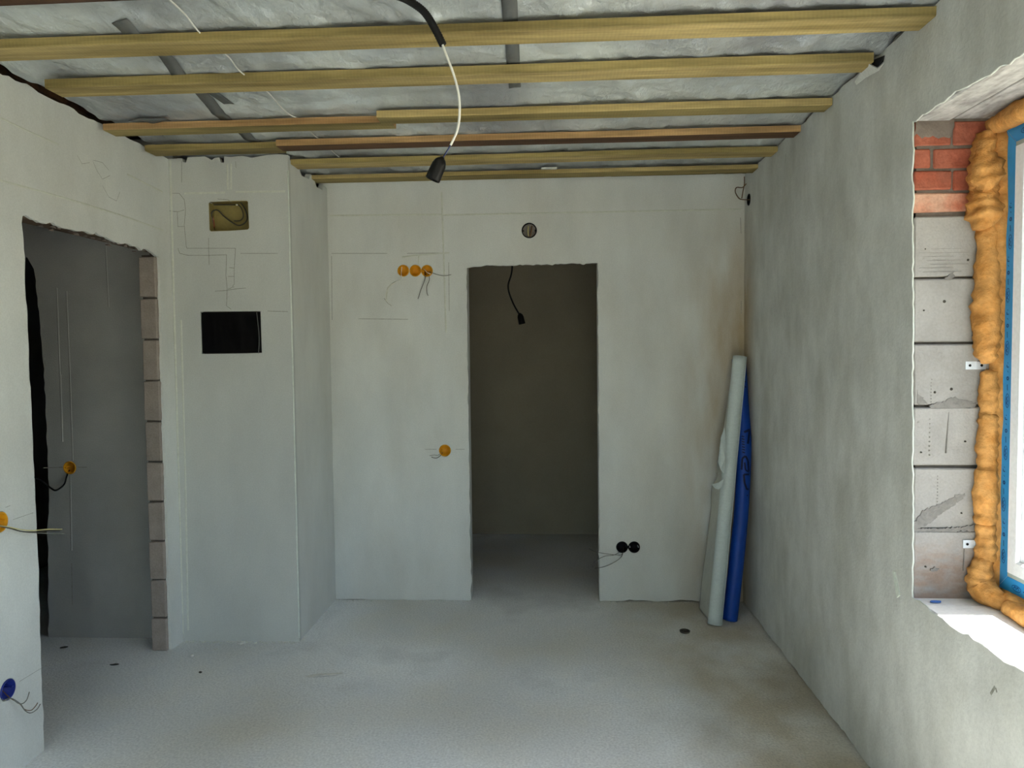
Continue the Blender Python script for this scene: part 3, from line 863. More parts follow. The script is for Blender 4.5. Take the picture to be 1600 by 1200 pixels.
# dark room behind the back wall
structure(box('wall_store_back', (-1.8, YSTORE, 0), (XR + 0.5, YSTORE + 0.1, 2.6), store_plaster), 'far wall of the dark room beyond the doorway')
structure(box('wall_store_left', (-1.8, YB + 0.1, 0), (-1.7, YSTORE + 0.05, 2.6), store_plaster), 'left wall of the dark room')
structure(box('wall_store_right', (1.10, YB + 0.1, 0), (1.14, YSTORE + 0.05, 2.6), store_plaster), 'right wall of the dark room')

# ------------------------------------------------------------------ ceiling: membrane, battens, tapes
ceiling = structure(box('ceiling', (-4.0, YREAR - 0.3, 2.60), (XO + 0.02, 6.2, 2.75), deck_m), 'ceiling of silver membrane held up by wooden battens')
BAT_Y = [1.94, 2.285, 2.630, 3.058, 3.438, 3.772, 4.110]     # centre lines
def film_z(x, y):
    z = ZFILM
    # lies on the battens, puckers up a little between them
    ds = sorted(abs(y - b) for b in BAT_Y)
    d = ds[0] if y > 1.8 else 0.12
    z += 0.016 * min(1.0, max(0.0, (d - 0.04) / 0.09))
    a = noise.noise(Vector((x * 2.2, y * 6.0, 0)))
    b = noise.noise(Vector((x * 9.0 + y * 7, y * 5.0 - x * 4, 4)))
    c = noise.noise(Vector((x * 20.0, y * 26.0, 8)))
    k = 0.4 + 0.8 * max(0, noise.noise(Vector((x * 1.1, y * 1.3, 20))) + 0.3)
    e = noise.noise(Vector((x * 3.0 + y * 2.0, y * 9.0 - x * 9.0, 14)))
    z += 0.009 * a + 0.009 * k * (1 - abs(b) * 2.2) + 0.004 * k * c + 0.008 * k * (1 - abs(e) * 2.5)
    if x < -1.5:
        t = (-1.5 - x) / 0.42
        z += 0.016 * t * t + 0.010 * t * noise.noise(Vector((x * 3, y * 9, 2)))
    return max(z, ZFILM - 0.004)
bm = bmesh.new()
xs = [-1.922 + i * (XR + 0.012 + 1.922) / 210 for i in range(211)]
yy = [YREAR, -0.5, 0.5, 1.2, 1.6] + [1.7 + i * 0.0135 for i in range(197)]
yy = [y for y in yy if y < YB + 0.01] + [YB + 0.02]
vg = []
for y in yy:
    row = []
    for i, x in enumerate(xs):
        xx = x
        if i < 6:
            xx = x + 0.022 * noise.noise(Vector((0, y * 3, 0))) * (6 - i) / 6
        row.append(bm.verts.new((xx, y, film_z(x, y))))
    vg.append(row)
for j in range(len(yy) - 1):
    for i in range(len(xs) - 1):
        bm.faces.new((vg[j][i], vg[j][i + 1], vg[j + 1][i + 1], vg[j + 1][i]))
film = from_bm('vapour_membrane', bm, membrane_m, ceiling, True)
film['label'] = 'crumpled silver grey membrane above the battens'

def batten(xa, ya, xb, yb, w, h, zb, mats, wav=0.002, seed=0.0, label=None):
    "a sawn lath from xa to xb, slightly bowed; material 0 sides and ends, 1 underside"
    n = 26
    V, F, MI = [], [], []
    for i in range(n + 1):
        t = i / n
        x = xa + (xb - xa) * t; y = ya + (yb - ya) * t + wav * 2 * noise.noise(Vector((t * 2.2, seed, 0)))
        hh = h * (1 + 0.06 * noise.noise(Vector((t * 3, seed, 5)))); ww = w * (1 + 0.05 * noise.noise(Vector((t * 2.5, seed, 9))))
        zz = zb + wav * noise.noise(Vector((t * 2.0, seed, 2)))
        c = 0.003
        V += [Vector((x, y - ww / 2, zz + hh)), Vector((x, y - ww / 2, zz + c)), Vector((x, y - ww / 2 + c, zz)),
              Vector((x, y + ww / 2 - c, zz)), Vector((x, y + ww / 2, zz + c)), Vector((x, y + ww / 2, zz + hh))]
    for i in range(n):
        for k in range(6):
            a = i * 6 + k; b = i * 6 + (k + 1) % 6
            F.append([a, b, b + 6, a + 6]); MI.append(1 if k == 2 else 0)
    F.append([5, 4, 3, 2, 1, 0]); MI.append(0)
    F.append([n * 6 + k for k in range(6)]); MI.append(0)
    o = mesh_obj('batten', V, F, list(mats), ceiling, False, MI)
    if label:
        o['label'] = label
    return o
W_, H_ = 0.103, 0.027
batten(XL + 0.02, 1.945, XR - 0.005, 1.90, W_, H_, ZBAT, (wood_dark, wood_dark), seed=1, label='dark brown batten nearest the viewer')
batten(XL + 0.03, 2.295, XR + 0.002, 2.290, W_, H_, ZBAT - 0.004, (wood_olive, wood_green), seed=2)
batten(-1.80, 2.640, XR - 0.03, 2.630, W_ - .004, 0.031, ZBAT - 0.002, (wood_olive, wood_green), seed=3)
batten(XL + 0.035, 3.14, -0.655, 3.135, 0.098, H_, ZBAT - 0.001, (wood_orange, wood_olive), seed=4, label='short orange edged batten overlapping the next at mid span')
batten(-0.70, 3.060, XR - 0.004, 3.060, 0.092, 0.028, ZBAT - 0.004, (wood_green, wood_olive), seed=5)
batten(XL + 0.03, 3.475, -1.26, 3.475, 0.10, H_, ZBAT + 0.001, (wood_olive, wood_olive), seed=6, label='short green tinged batten above the shaft')
batten(-1.262, 3.445, XR - 0.004, 3.432, 0.098, 0.028, ZBAT, (wood_orange, wood_dark), seed=7, label='batten with tan edge and dark barky underside')
batten(XC - 0.03, 3.790, XR - 0.004, 3.768, 0.112, 0.024, ZBAT + 0.002, (wood_olive, wood_green), seed=8)
batten(XC - 0.03, 4.120, XR - 0.004, 4.112, 0.112, 0.021, ZBAT + 0.003, (wood_green, wood_olive), seed=9)

def strip_on_film(name, pts, w, m, lift=0.005):
    "tape stuck under the membrane, following it"
    P = spline([Vector((p[0], p[1], 0)) for p in pts], 24)
    V, F = [], []
    for i, p in enumerate(P):
        d = (P[min(i + 1, len(P) - 1)] - P[max(i - 1, 0)]).normalized()
        n_ = Vector((-d.y, d.x, 0)) * w / 2
        for s in (-1, 0, 1):
            q = p + n_ * s
            V.append(Vector((q.x, q.y, film_z(q.x, q.y) - lift)))
        for s in (-1, 0, 1):
            q = p + n_ * s
            V.append(Vector((q.x, q.y, film_z(q.x, q.y) - lift + 0.001)))
    for i in range(len(P) - 1):
        a = i * 6
        F += [[a, a + 1, a + 7, a + 6], [a + 1, a + 2, a + 8, a + 7], [a + 3, a + 9, a + 10, a + 4], [a + 4, a + 10, a + 11, a + 5],
              [a, a + 6, a + 9, a + 3], [a + 2, a + 5, a + 11, a + 8]]
    return mesh_obj(name, V, F, m, ceiling, True)
strip_on_film('tape_strip', [(-0.100, 1.75), (-0.113, 2.3), (-0.128, 2.88)], 0.046, tape_m)
pts = [at_z(x, y, ZFILM + 0.01) for x, y in ((186, 32), (205, 44), (258, 90), (330, 162), (390, 214))]
strip_on_film('tape_strip', [(p.x, p.y) for p in pts] + [(-1.33, 3.75)], 0.052, tape_m)
pts = [at_z(x, y, ZFILM + 0.01) for x, y in ((326, 143), (358, 163))]
strip_on_film('tape_strip', [(p.x, p.y) for p in pts], 0.045, tape_m, 0.005)
pts = [at_z(x, y, ZFILM + 0.01) for x, y in ((208, 184), (236, 180), (262, 178))]
strip_on_film('tape_strip', [(p.x, p.y) for p in pts], 0.05, tape_m, 0.012)
# white cord laid along a membrane seam, sagging between battens
cp = [(265, 3), (290, 26), (316, 47), None, (355, 86), (372, 105), (392, 117), None, (420, 146), (436, 165), (452, 177), (470, 186), None, (488, 209), (506, 222), None, (522, 240), (543, 253)]
run, runs = [], []
for c in cp + [None]:
    if c is None:
        runs.append(run); run = []
    else:
        q = at_z(c[0], c[1], ZFILM + 0.004)
        run.append(Vector((q.x, q.y, film_z(q.x, q.y) - 0.015)))
allp = [p for r in runs for p in r]
tube('seam_cord', allp, 0.0028, cord_m, ceiling, 6, 4)
# torn flap of membrane by the right wall at the second batten
fl = [at_x(1335, 128, XR - 0.012), at_x(1345, 112, XR - 0.02), at_x(1354, 97, XR - 0.045), at_x(1362, 103, XR - 0.03), at_x(1371, 107, XR - 0.01), at_x(1382, 98, XR - 0.006), at_x(1374, 110, XR - 0.004), at_x(1352, 122, XR - 0.004), at_x(1338, 133, XR - 0.006)]
V = fl + [p + Vector((0.002, 0.001, 0.001)) for p in fl]
n_ = len(fl)
mesh_obj('membrane_flap', V, [list(range(n_)), list(range(2 * n_ - 1, n_ - 1, -1))] + [[i, i + n_, (i + 1) % n_ + n_, (i + 1) % n_] for i in range(n_)], cord_m, ceiling)
hp = [at_x(1356, 97, XR - 0.02), at_x(1381, 87, XR - 0.006), at_x(1379, 97, XR - 0.004), at_x(1371, 105, XR - 0.012), at_x(1361, 102, XR - 0.02)]
V = hp + [p + Vector((0.004, 0.002, 0.002)) for p in hp]
mesh_obj('membrane_tear_shade', V, [[0, 1, 2, 3, 4], [9, 8, 7, 6, 5]] + [[i, i + 5, (i + 1) % 5 + 5, (i + 1) % 5] for i in range(5)], black_matte, ceiling)  # black plate painted for the shade inside the torn opening
c0 = at_y(858, 265, 4.02)
box('metal_clip', (c0.x - 0.042, 4.03, ZBAT + 0.022), (c0.x + 0.042, 4.06, ZBAT + 0.028), cord_m, ceiling)
# end of the wall plate showing in the gap above the left wall
box('wall_plate', (XL - 0.13, 0.6, 2.545), (XL - 0.075, 3.5, 2.59), wood_dark, ceiling)

# ------------------------------------------------------------------ window
XW = 1.372
WY1, WY0, WZ0, WZ1 = 2.312, 0.45, 0.758, 2.142
window = bpy.data.objects.new('window_1', None); COL.objects.link(window)
window.location = (XW, (WY0 + WY1) / 2, WZ0)
window['kind'] = 'structure'; window['label'] = 'white plastic window with blue protective film and orange foam'
WL = Vector(window.location)
def ring(name, prof, m, parent=window, close=True):
    "mitred profile round the window: prof = list of (inset, x offset from the room face)"
    V, F = [], []
    for (i, x) in prof:
        for (y, z) in ((WY0 + i, WZ0 + i), (WY1 - i, WZ0 + i), (WY1 - i, WZ1 - i), (WY0 + i, WZ1 - i)):
            V.append(Vector((XW + x, y, z)) - WL)
    n = len(prof)
    for a in range(n if close else n - 1):
        b = (a + 1) % n
        for k in range(4):
            k2 = (k + 1) % 4
            F.append([a * 4 + k, a * 4 + k2, b * 4 + k2, b * 4 + k])
    bm = bmesh.new(); bv = [bm.verts.new(v) for v in V]
    for f in F:
        bm.faces.new([bv[i] for i in f])
    return from_bm(name, bm, m, parent)
ring('frame', [(0.0, 0.0), (0.060, 0.0), (0.064, 0.004), (0.064, 0.07), (0.0, 0.07)], pvc_white)
ring('seal_strip', [(0.0465, -0.0015), (0.060, -0.0015), (0.060, 0.0005), (0.0465, 0.0005)], seal_grey)
ring('sash', [(0.058, 0.006), (0.063, -0.012), (0.100, -0.012), (0.106, -0.006), (0.108, 0.02), (0.108, 0.06), (0.058, 0.06)], pvc_white)
ring('glazing_bead', [(0.107, -0.002), (0.113, -0.002), (0.124, 0.016), (0.126, 0.026), (0.107, 0.026)], pvc_white)
gb = bmesh.new()
add_box(gb, tuple(Vector((XW + 0.026, WY0 + 0.107, WZ0 + 0.107)) - WL), tuple(Vector((XW + 0.030, WY1 - 0.107, WZ1 - 0.107)) - WL))
from_bm('pane', gb, glass, window)
# protective film, one strip per frame member, mitred, with its printed marks
def film_strip(ptsYZ, printdir, label):
    bm = bmesh.new()
    a = [bm.verts.new(Vector((XW - 0.0014, y, z)) - WL) for (y, z) in ptsYZ]
    b = [bm.verts.new(Vector((XW - 0.0002, y, z)) - WL) for (y, z) in ptsYZ]
    bm.faces.new(a); bm.faces.new(b[::-1])
    for i in range(4):
        bm.faces.new((a[i], b[i], b[(i + 1) % 4], a[(i + 1) % 4]))
    o = from_bm('protective_film', bm, film_blue, window)
    return o
fw_ = 0.0455; gp = 0.0012
strips = {
    'far': film_strip([(WY1 - gp, WZ0 + 2 * gp), (WY1 - fw_, WZ0 + fw_ + gp), (WY1 - fw_, WZ1 - fw_ - gp), (WY1 - gp, WZ1 - 2 * gp)], 'v', ''),
    'near': film_strip([(WY0 + gp, WZ0 + 2 * gp), (WY0 + gp, WZ1 - 2 * gp), (WY0 + fw_, WZ1 - fw_ - gp), (WY0 + fw_, WZ0 + fw_ + gp)], 'v', ''),
    'low': film_strip([(WY0 + 2 * gp, WZ0 + gp), (WY0 + fw_ + gp, WZ0 + fw_), (WY1 - fw_ - gp, WZ0 + fw_), (WY1 - 2 * gp, WZ0 + gp)], 'h', ''),
    'high': film_strip([(WY0 + 2 * gp, WZ1 - gp), (WY1 - 2 * gp, WZ1 - gp), (WY1 - fw_ - gp, WZ1 - fw_), (WY0 + fw_ + gp, WZ1 - fw_)], 'h', ''),
}
def print_marks(parent, org, along, across, length, period):
    "repeat of the printed device: oval with letters, a dash, a dot, a hook"
    V, F = [], []
    def stroke(pts, w):
        P = [Vector(p) for p in pts]
        for i in range(len(P) - 1):
            d = (P[i + 1] - P[i])
            if d.length < 1e-6:
                continue
            d = d.normalized(); n2 = Vector((-d.y, d.x)) * w / 2
            s = len(V)
            for q in (P[i] - n2, P[i + 1] - n2, P[i + 1] + n2, P[i] + n2):
                p3 = Vector(org) + Vector(along) * q.x + Vector(across) * q.y
                V.append(Vector((XW - 0.0019, p3.y, p3.z)) - WL)
            F.append([s, s + 1, s + 2, s + 3])
    t = 0.02
    k = 0
    while t < length - 0.15:
        off = 0.004 * math.sin(k * 1.7)
        oval = [(t + 0.021 + 0.021 * math.cos(a), off + 0.0085 * math.sin(a)) for a in [i * math.pi / 10 for i in range(21)]]
        stroke(oval, 0.002)
        stroke([(t + 0.008, off - 0.003), (t + 0.014, off + 0.004), (t + 0.02, off - 0.003), (t + 0.026, off + 0.004), (t + 0.034, off - 0.003)], 0.0025)
        stroke([(t + 0.010, off + 0.0045), (t + 0.033, off + 0.0045)], 0.0015)
        stroke([(t + 0.052, off), (t + 0.070, off + 0.001)], 0.003)
        dot = [(t + 0.088 + 0.0045 * math.cos(a), off + 0.0045 * math.sin(a)) for a in [i * math.pi / 5 for i in range(11)]]
        stroke(dot, 0.004)
        stroke([(t + 0.106, off - 0.002), (t + 0.111, off + 0.002)], 0.002)
        stroke([(t + 0.122, off - 0.004), (t + 0.122, off + 0.005), (t + 0.129, off + 0.005)], 0.003)
        stroke([(t + 0.133, off), (t + 0.136, off + 0.001)], 0.003)
        t += period; k += 1
    o = mesh_obj('film_print', V, F, film_ink, parent)
    o['kind'] = 'stuff'
print_marks(strips['far'], (XW, WY1 - 0.026, WZ0 + 0.06), (0, 0, 1), (0, 1, 0), 1.27, 0.158)
print_marks(strips['low'], (XW, WY1 - 0.05, WZ0 + 0.022), (0, -1, 0), (0, 0, 1), 1.7, 0.158)
print_marks(strips['high'], (XW, WY1 - 0.05, WZ1 - 0.022), (0, -1, 0), (0, 0, 1), 1.7, 0.158)
# outside sheet sill and head closure so no light leaks round the frame
box('outer_sill', tuple(Vector((XW + 0.04, WY0 - 0.04, ZS - 0.002)) - WL), tuple(Vector((XO + 0.05, 2.36, WZ0 + 0.004)) - WL), steel, window)

# expanding foam in the joint between masonry and frame: each squeezed-out bead is a piece of its own
def foam(pts, rads, seed, amp=0.35, flat=1.0, n=16):
    P = spline([Vector(p) for p in pts], 8)
    m_ = len(P)
    def rad(t):
        f = t * (len(rads) - 1); i = min(int(f), len(rads) - 2)
        r = rads[i] + (rads[i + 1] - rads[i]) * (f - i)
        e = min(1.0, (min(t, 1 - t) + 0.004) / 0.05)
        return max(0.002, r * math.sqrt(max(0.03, 1 - (1 - e) ** 2)))
    v, f = tube_data(P, rad, n)
    out = []
    for i, p in enumerate(v):
        c = P[i // n]
        d = (p - c)
        k = 1 + amp * noise.noise(p * 16 + Vector((seed, 0, 0))) + amp * 0.55 * noise.noise(p * 42 + Vector((seed, 3, 0))) + 0.12 * noise.noise(p * 110 + Vector((0, seed, 0)))
        # creases across the bead
        k += 0.10 * math.sin(p.z * 210 + 6 * noise.noise(p * 12)) * (abs((P[-1] - P[0]).normalized().z) > 0.7)
        q = c + d * k
        out.append(q - WL)
    o = mesh_obj('foam_bead', out, f, foam_m, window, True)
    return o
xj = 1.338
ey = edge_y
foam([(1.335, ey(2.13) - 0.020, 2.150), (1.325, ey(2.1) - 0.022, 2.08), (1.325, ey(2.0) - 0.024, 2.005), (1.34, ey(2.0) - 0.024, 1.975)], [0.030, 0.040, 0.052, 0.035], 1.0)
foam([(1.35, ey(2.0) - 0.02, 1.995), (1.328, ey(1.95) - 0.022, 1.945), (1.325, ey(1.9) - 0.022, 1.895), (1.34, ey(1.9) - 0.02, 1.865)], [0.030, 0.048, 0.050, 0.03], 2.0)
foam([(1.342, ey(1.88) - 0.018, 1.885), (1.340, ey(1.75) - 0.018, 1.76), (1.334, ey(1.6) - 0.018, 1.62), (1.336, ey(1.5) - 0.018, 1.50), (1.348, ey(1.45) - 0.018, 1.445)], [0.030, 0.034, 0.041, 0.040, 0.022], 3.0, amp=0.22)
foam([(1.347, ey(1.42) - 0.016, 1.425), (1.346, ey(1.35) - 0.016, 1.34), (1.346, ey(1.3) - 0.016, 1.285)], [0.026, 0.030, 0.026], 4.0, amp=0.12)
foam([(1.345, ey(1.28) - 0.016, 1.295), (1.342, ey(1.2) - 0.016, 1.20), (1.340, ey(1.1) - 0.016, 1.11)], [0.026, 0.031, 0.028], 5.0, amp=0.2)
foam([(1.338, ey(1.12) - 0.016, 1.125), (1.336, ey(1.0) - 0.016, 1.02), (1.334, ey(.95) - 0.016, 0.945)], [0.030, 0.034, 0.030], 6.0, amp=0.2)
foam([(1.336, ey(.95) - 0.016, 0.955), (1.336, ey(.9) - 0.016, 0.89), (1.334, ey(.85) - 0.017, 0.835)], [0.028, 0.030, 0.028], 7.0, amp=0.15)
foam([(1.336, ey(.84) - 0.016, 0.850), (1.318, ey(.8) - 0.018, 0.795), (1.318, ey(.75) - 0.028, 0.755), (1.332, 2.255, 0.738), (1.345, 2.215, 0.735)], [0.024, 0.036, 0.040, 0.034, 0.022], 8.0, amp=0.14)
foam([(1.352, 2.235, 0.752), (1.350, 2.20, 0.748), (1.352, 2.16, 0.745)], [0.014, 0.018, 0.014], 9.0, amp=0.15)
for i, y in enumerate((2.21, 1.95, 1.68, 1.40, 1.12, 0.85)):
    foam([(1.338, y, 0.732), (1.334, y - 0.14, 0.732), (1.340, y - 0.275, 0.733)], [0.022, 0.029, 0.022], 10.0 + i, amp=0.16)
for i, y in enumerate((2.345, 2.07, 1.78, 1.49, 1.2, 0.9)):
    foam([(1.350, y, 2.166), (1.347, y - 0.15, 2.166), (1.352, y - 0.30, 2.166)], [0.026, 0.031, 0.024], 20.0 + i, amp=0.3)
foam([(1.372, WY1 + 0.014, 0.735), (1.372, WY1 + 0.016, 1.1), (1.372, WY1 + 0.020, 1.6), (1.374, WY1 + 0.026, 2.165)], [0.026, 0.024, 0.028, 0.036], 50.0, amp=0.12)
foam([(1.385, WY1 + 0.03, 0.738), (1.385, 1.4, 0.738), (1.385, WY0, 0.738)], [0.026, 0.026, 0.026], 51.0, amp=0.1)
foam([(1.385, WY1 + 0.03, 2.165), (1.385, 1.4, 2.165), (1.385, WY0, 2.165)], [0.03, 0.03, 0.03], 52.0, amp=0.1)
foam([(1.37, WY0 - 0.02, 0.75), (1.37, WY0 - 0.02, 1.4), (1.37, WY0 - 0.02, 2.17)], [0.03, 0.035, 0.03], 40.0, amp=0.2)
# anchor plates screwed to the reveal
def anchor(px, py, z_e, tail):
    c = at_y(px, py, edge_y(z_e) - 0.003)
    e = edge_y(z_e) - 0.002
    bm = bmesh.new()
    add_box(bm, tuple(Vector((c.x - 0.022, e - 0.0025, c.z - 0.0125)) - WL), tuple(Vector((c.x + 0.012, e - 0.0005, c.z + 0.0125)) - WL))
    add_box(bm, tuple(Vector((c.x + 0.012, e - 0.0045, c.z - 0.0125)) - WL), tuple(Vector((c.x + 0.038, e - 0.0025, c.z + 0.0115)) - WL))
    add_box(bm, tuple(Vector((c.x + 0.036, e - 0.0075, c.z - 0.010)) - WL), tuple(Vector((XW + 0.01, e - 0.0055, c.z + 0.007)) - WL))
    o = from_bm('anchor_plate', bm, steel, window)
    for dx in (-0.010, 0.024):
        lathe('screw', [(0, 0.0), (0.0035, 0.0), (0.0042, -0.002), (0.0, -0.0025)], Vector((c.x + dx, e - 0.0025 - (0.002 if dx > 0 else 0), c.z)) - WL, (0, 1, 0), black_plastic, o, 10)
anchor(1520, 571, 1.438, 0)
anchor(1516, 850, 0.883, 0)

# ------------------------------------------------------------------ flush boxes for sockets and switches
def socket_box(label, c, nrm, r, m, wires=(), group=None, depth=0.045, extra=None, name='wall_box', dark_back=None):
    c = Vector(c); nrm = Vector(nrm)
    t = thing(name, label, 'socket box', c, group)
    prof = [(r, -depth), (r, 0.0015), (r - 0.001, 0.0028), (r - 0.004, 0.0028), (r - 0.0045, 0.001), (r - 0.0055, -depth + 0.002), (0.0, -depth + 0.002)]
    lathe('cup', prof, (0, 0, 0), nrm, m, t, 28)
    ref = Vector((0, 0, 1)); u = nrm.cross(ref).normalized() * -1
    # two screw ears inside the rim
    for s in (-1, 1):
        a = Vector((0, 0, 0)) + u * s * (r - 0.009) + nrm * -0.008
        lathe('screw', [(0.0, 0.006), (0.003, 0.006), (0.0042, 0.003), (0.0042, -0.03)], a, nrm, m if extra is None else extra, t, 8)
    for wv in wires:
        pts, rr, wm = wv
        tube('wire', [Vector(p) - c for p in pts], rr, wm, t, 6, 6)
    return t

def wall_pts(pix, Y, out, X=None):
    "points at pixels, lifted off the wall by the given distances"
    if X is None:
        return [at_y(x, y, Y - o) for (x, y), o in zip(pix, out)]
    return [at_x(x, y, X + o) for (x, y), o in zip(pix, out)]

yb_ = lambda i: Vector((BX[i][0], YB, BX[i][1]))
nB = (0, -1, 0)
WR = 0.0017
grp_y = 'yellow boxes in a row on the back wall'
socket_box('leftmost of three yellow round wall boxes, crossed by a pale wire', yb_(0), nB, 0.034, box_yellow,
           [(wall_pts([(629, 436), (627, 428), (628, 417)], YB, [0.004, 0.006, 0.004]), WR, wire_white),
            (wall_pts([(629, 436), (612, 444), (603, 458), (604, 470), (613, 478)], YB, [0.004, 0.010, 0.012, 0.010, 0.006]), WR * .8, wire_white)], grp_y)
socket_box('empty middle one of three yellow round wall boxes', yb_(1), nB, 0.034, box_yellow, [], grp_y)
socket_box('rightmost of three yellow round wall boxes, with grey wires hanging', yb_(2), nB, 0.034, box_yellow,
           [(wall_pts([(664, 424), (664, 436), (658, 452), (653, 467)], YB, [-0.02, 0.010, 0.014, 0.014]), WR, wire_dark),
            (wall_pts([(668, 424), (671, 436), (667, 447), (667, 457), (669, 462)], YB, [-0.02, 0.010, 0.014, 0.014, 0.012]), WR, wire_dark),
            (wall_pts([(670, 424), (680, 428), (693, 431), (705, 429)], YB, [-0.02, 0.012, 0.016, 0.016]), WR, wire_grey),
            (wall_pts([(662, 420), (668, 426), (673, 428)], YB, [0.001, 0.004, 0.001]), WR, wire_white)], grp_y)
socket_box('single yellow round wall box left of the dark doorway', yb_(3), nB, 0.035, box_yellow,
           [(wall_pts([(692, 707), (687, 713), (681, 716), (674, 714)], YB, [-0.02, 0.012, 0.018, 0.018]), WR, wire_dark),
            (wall_pts([(690, 706), (685, 711), (678, 711), (671, 712)], YB, [-0.02, 0.008, 0.012, 0.012]), WR * .8, wire_grey)])
socket_box('black round wall box high above the dark doorway', yb_(4), nB, 0.044, box_black,
           [(wall_pts([(826, 350), (825, 361), (826, 370)], YB, [-0.03, 0.002, -0.02]), 0.003, wire_yellow),
            (wall_pts([(831, 350), (830, 361), (828, 370)], YB, [-0.03, 0.000, -0.02]), 0.005, wire_brown)], depth=0.05)
grp_k = 'black boxes low beside the doorway'
tb = socket_box('left one of two low black wall boxes, wires trailing left', yb_(5), nB, 0.034, box_black,
           [(wall_pts([(974, 857), (972, 866), (962, 867), (945, 865), (930, 862), (920, 857)], YB, [-0.02, 0.012, 0.03, 0.05, 0.06, 0.06]), WR, wire_grey),
            (wall_pts([(974, 855), (973, 865), (968, 873), (955, 881), (942, 886), (930, 888)], YB, [-0.02, 0.014, 0.02, 0.028, 0.04, 0.05]), WR, wire_dark),
            (wall_pts([(972, 860), (960, 867), (945, 869), (932, 876), (927, 883), (926, 887)], YB, [-0.02, 0.02, 0.04, 0.06, 0.065, 0.065]), WR, wire_grey)], grp_k)
bm = bmesh.new(); add_box(bm, (0.030, -0.002, -0.008), (0.041, 0.02, 0.008), 0.002)
from_bm('link_piece', bm, box_black, tb)
socket_box('right one of two low black wall boxes, without wires', yb_(6), nB, 0.034, box_black, [], grp_k, extra=steel)
cL = Vector((XL, 2.46, 0.917))
socket_box('yellow round wall box at the left edge with two bare ended wires', cL, (1, 0, 0), 0.036, box_yellow,
           [([cL + Vector((-0.02, 0.0, -0.01)), at_x(12, 823, XL + 0.02), at_x(30, 827, XL + 0.045), at_x(50, 829, XL + 0.06), at_x(74, 827, XL + 0.075), at_x(97, 827, XL + 0.085)], WR, wire_yellow),
            ([cL + Vector((-0.02, 0.01, -0.012)), at_x(14, 824, XL + 0.02), at_x(32, 830, XL + 0.04), at_x(52, 831, XL + 0.055), at_x(74, 829, XL + 0.07), at_x(94, 829, XL + 0.08)], WR * 1.2, wire_dark),
            ([cL + Vector((-0.02, 0.012, -0.016)), at_x(16, 826, XL + 0.02), at_x(36, 831, XL + 0.035), at_x(66, 833, XL + 0.05), at_x(100, 834, XL + 0.06)], WR, wire_grey)])
cL2 = Vector((XL, 2.463, 0.316))
socket_box('blue round wall box low on the left wall with curled wires', cL2, (1, 0, 0), 0.036, box_blue,
           [([cL2 + Vector((-0.03, 0.0, 0)), at_x(4, 1094, XL + 0.006), at_x(16, 1091, XL + 0.012), at_x(29, 1099, XL + 0.03), at_x(36, 1099, XL + 0.04), at_x(42, 1093, XL + 0.045), at_x(46, 1081, XL + 0.045)], WR, wire_grey),
            ([cL2 + Vector((-0.03, 0.005, -0.01)), at_x(5, 1095, XL + 0.004), at_x(17, 1091, XL + 0.014), at_x(32, 1100, XL + 0.03), at_x(39, 1110, XL + 0.04), at_x(48, 1114, XL + 0.045), at_x(58, 1108, XL + 0.05), at_x(63, 1100, XL + 0.05)], WR, wire_grey),
            ([cL2 + Vector((-0.03, 0.005, 0.0)), at_x(15, 1090, XL + 0.010), at_x(31, 1100, XL + 0.028), at_x(38, 1108, XL + 0.038), at_x(48, 1110, XL + 0.045), at_x(55, 1104, XL + 0.05), at_x(59, 1098, XL + 0.05)], WR * .9, wire_brown)])
cR = Vector((XR, 4.251, 2.333))
socket_box('black round wall box high in the right corner', cR, (-1, 0, 0), 0.033, box_black,
           [([cR + Vector((0.02, 0, 0)), at_x(1164, 312, XR - 0.012), at_x(1155, 310, XR - 0.045), at_x(1149, 300, XR - 0.06), at_x(1151, 293, XR - 0.06), at_x(1160, 293, XR - 0.04), at_x(1166, 287, XR - 0.02)], 0.003, wire_brown),
            (wall_pts([(1159, 310), (1161, 298), (1163, 288), (1163, 276)], YB, [0.004, 0.008, 0.006, 0.003]), 0.003, wire_brown)])
cH = Vector((hb[0], YHALL, hb[1]))
socket_box('yellow round wall box on the hall wall with a bent black cable', cH, nB, 0.034, box_yellow,
           [(wall_pts([(108, 735), (104, 745), (100, 757), (88, 766), (80, 763), (66, 752), (52, 745)], YHALL, [-0.03, 0.012, 0.03, 0.04, 0.045, 0.05, 0.05]), 0.0045, black_matte)])

# olive junction box let into the shaft, lid off, cable coiled inside
oc = Vector(((-1.729 - 1.521) / 2, YC, (2.273 + 2.121) / 2))
t = thing('junction_box', 'open olive brown rectangular junction box high on the shaft', 'junction box', oc)
bm = bmesh.new()
a0, a1, b0, b1, dp = -0.1035, 0.1035, -0.0755, 0.0755, 0.06
add_box(bm, (a0, dp - 0.003, b0), (a1, dp, b1))
add_box(bm, (a0, 0.002, b0), (a0 + 0.003, dp, b1)); add_box(bm, (a1 - 0.003, 0.002, b0), (a1, dp, b1))
add_box(bm, (a0, 0.002, b0), (a1, dp, b0 + 0.003)); add_box(bm, (a0, 0.002, b1 - 0.003), (a1, dp, b1))
from_bm('case', bm, box_olive, t)
tube('cable', [p - oc for p in wall_pts([(333, 358), (332, 342), (330, 335), (334, 329), (341, 329), (350, 338), (362, 347), (372, 352), (380, 350), (386, 343), (385, 332), (380, 322), (375, 316)], YC, [-0.05, -0.03, -0.02, -0.018, -0.02, -0.022, -0.022, -0.02, -0.02, -0.02, -0.02, -0.025, -0.03])], 0.0035, wire_dark, t, 8)
tube('cable', [p - oc for p in wall_pts([(371, 319), (377, 325), (380, 335), (379, 341), (374, 345), (366, 345)], YC, [-0.03, -0.03, -0.03, -0.03, -0.032, -0.035])], 0.003, wire_dark, t, 8)
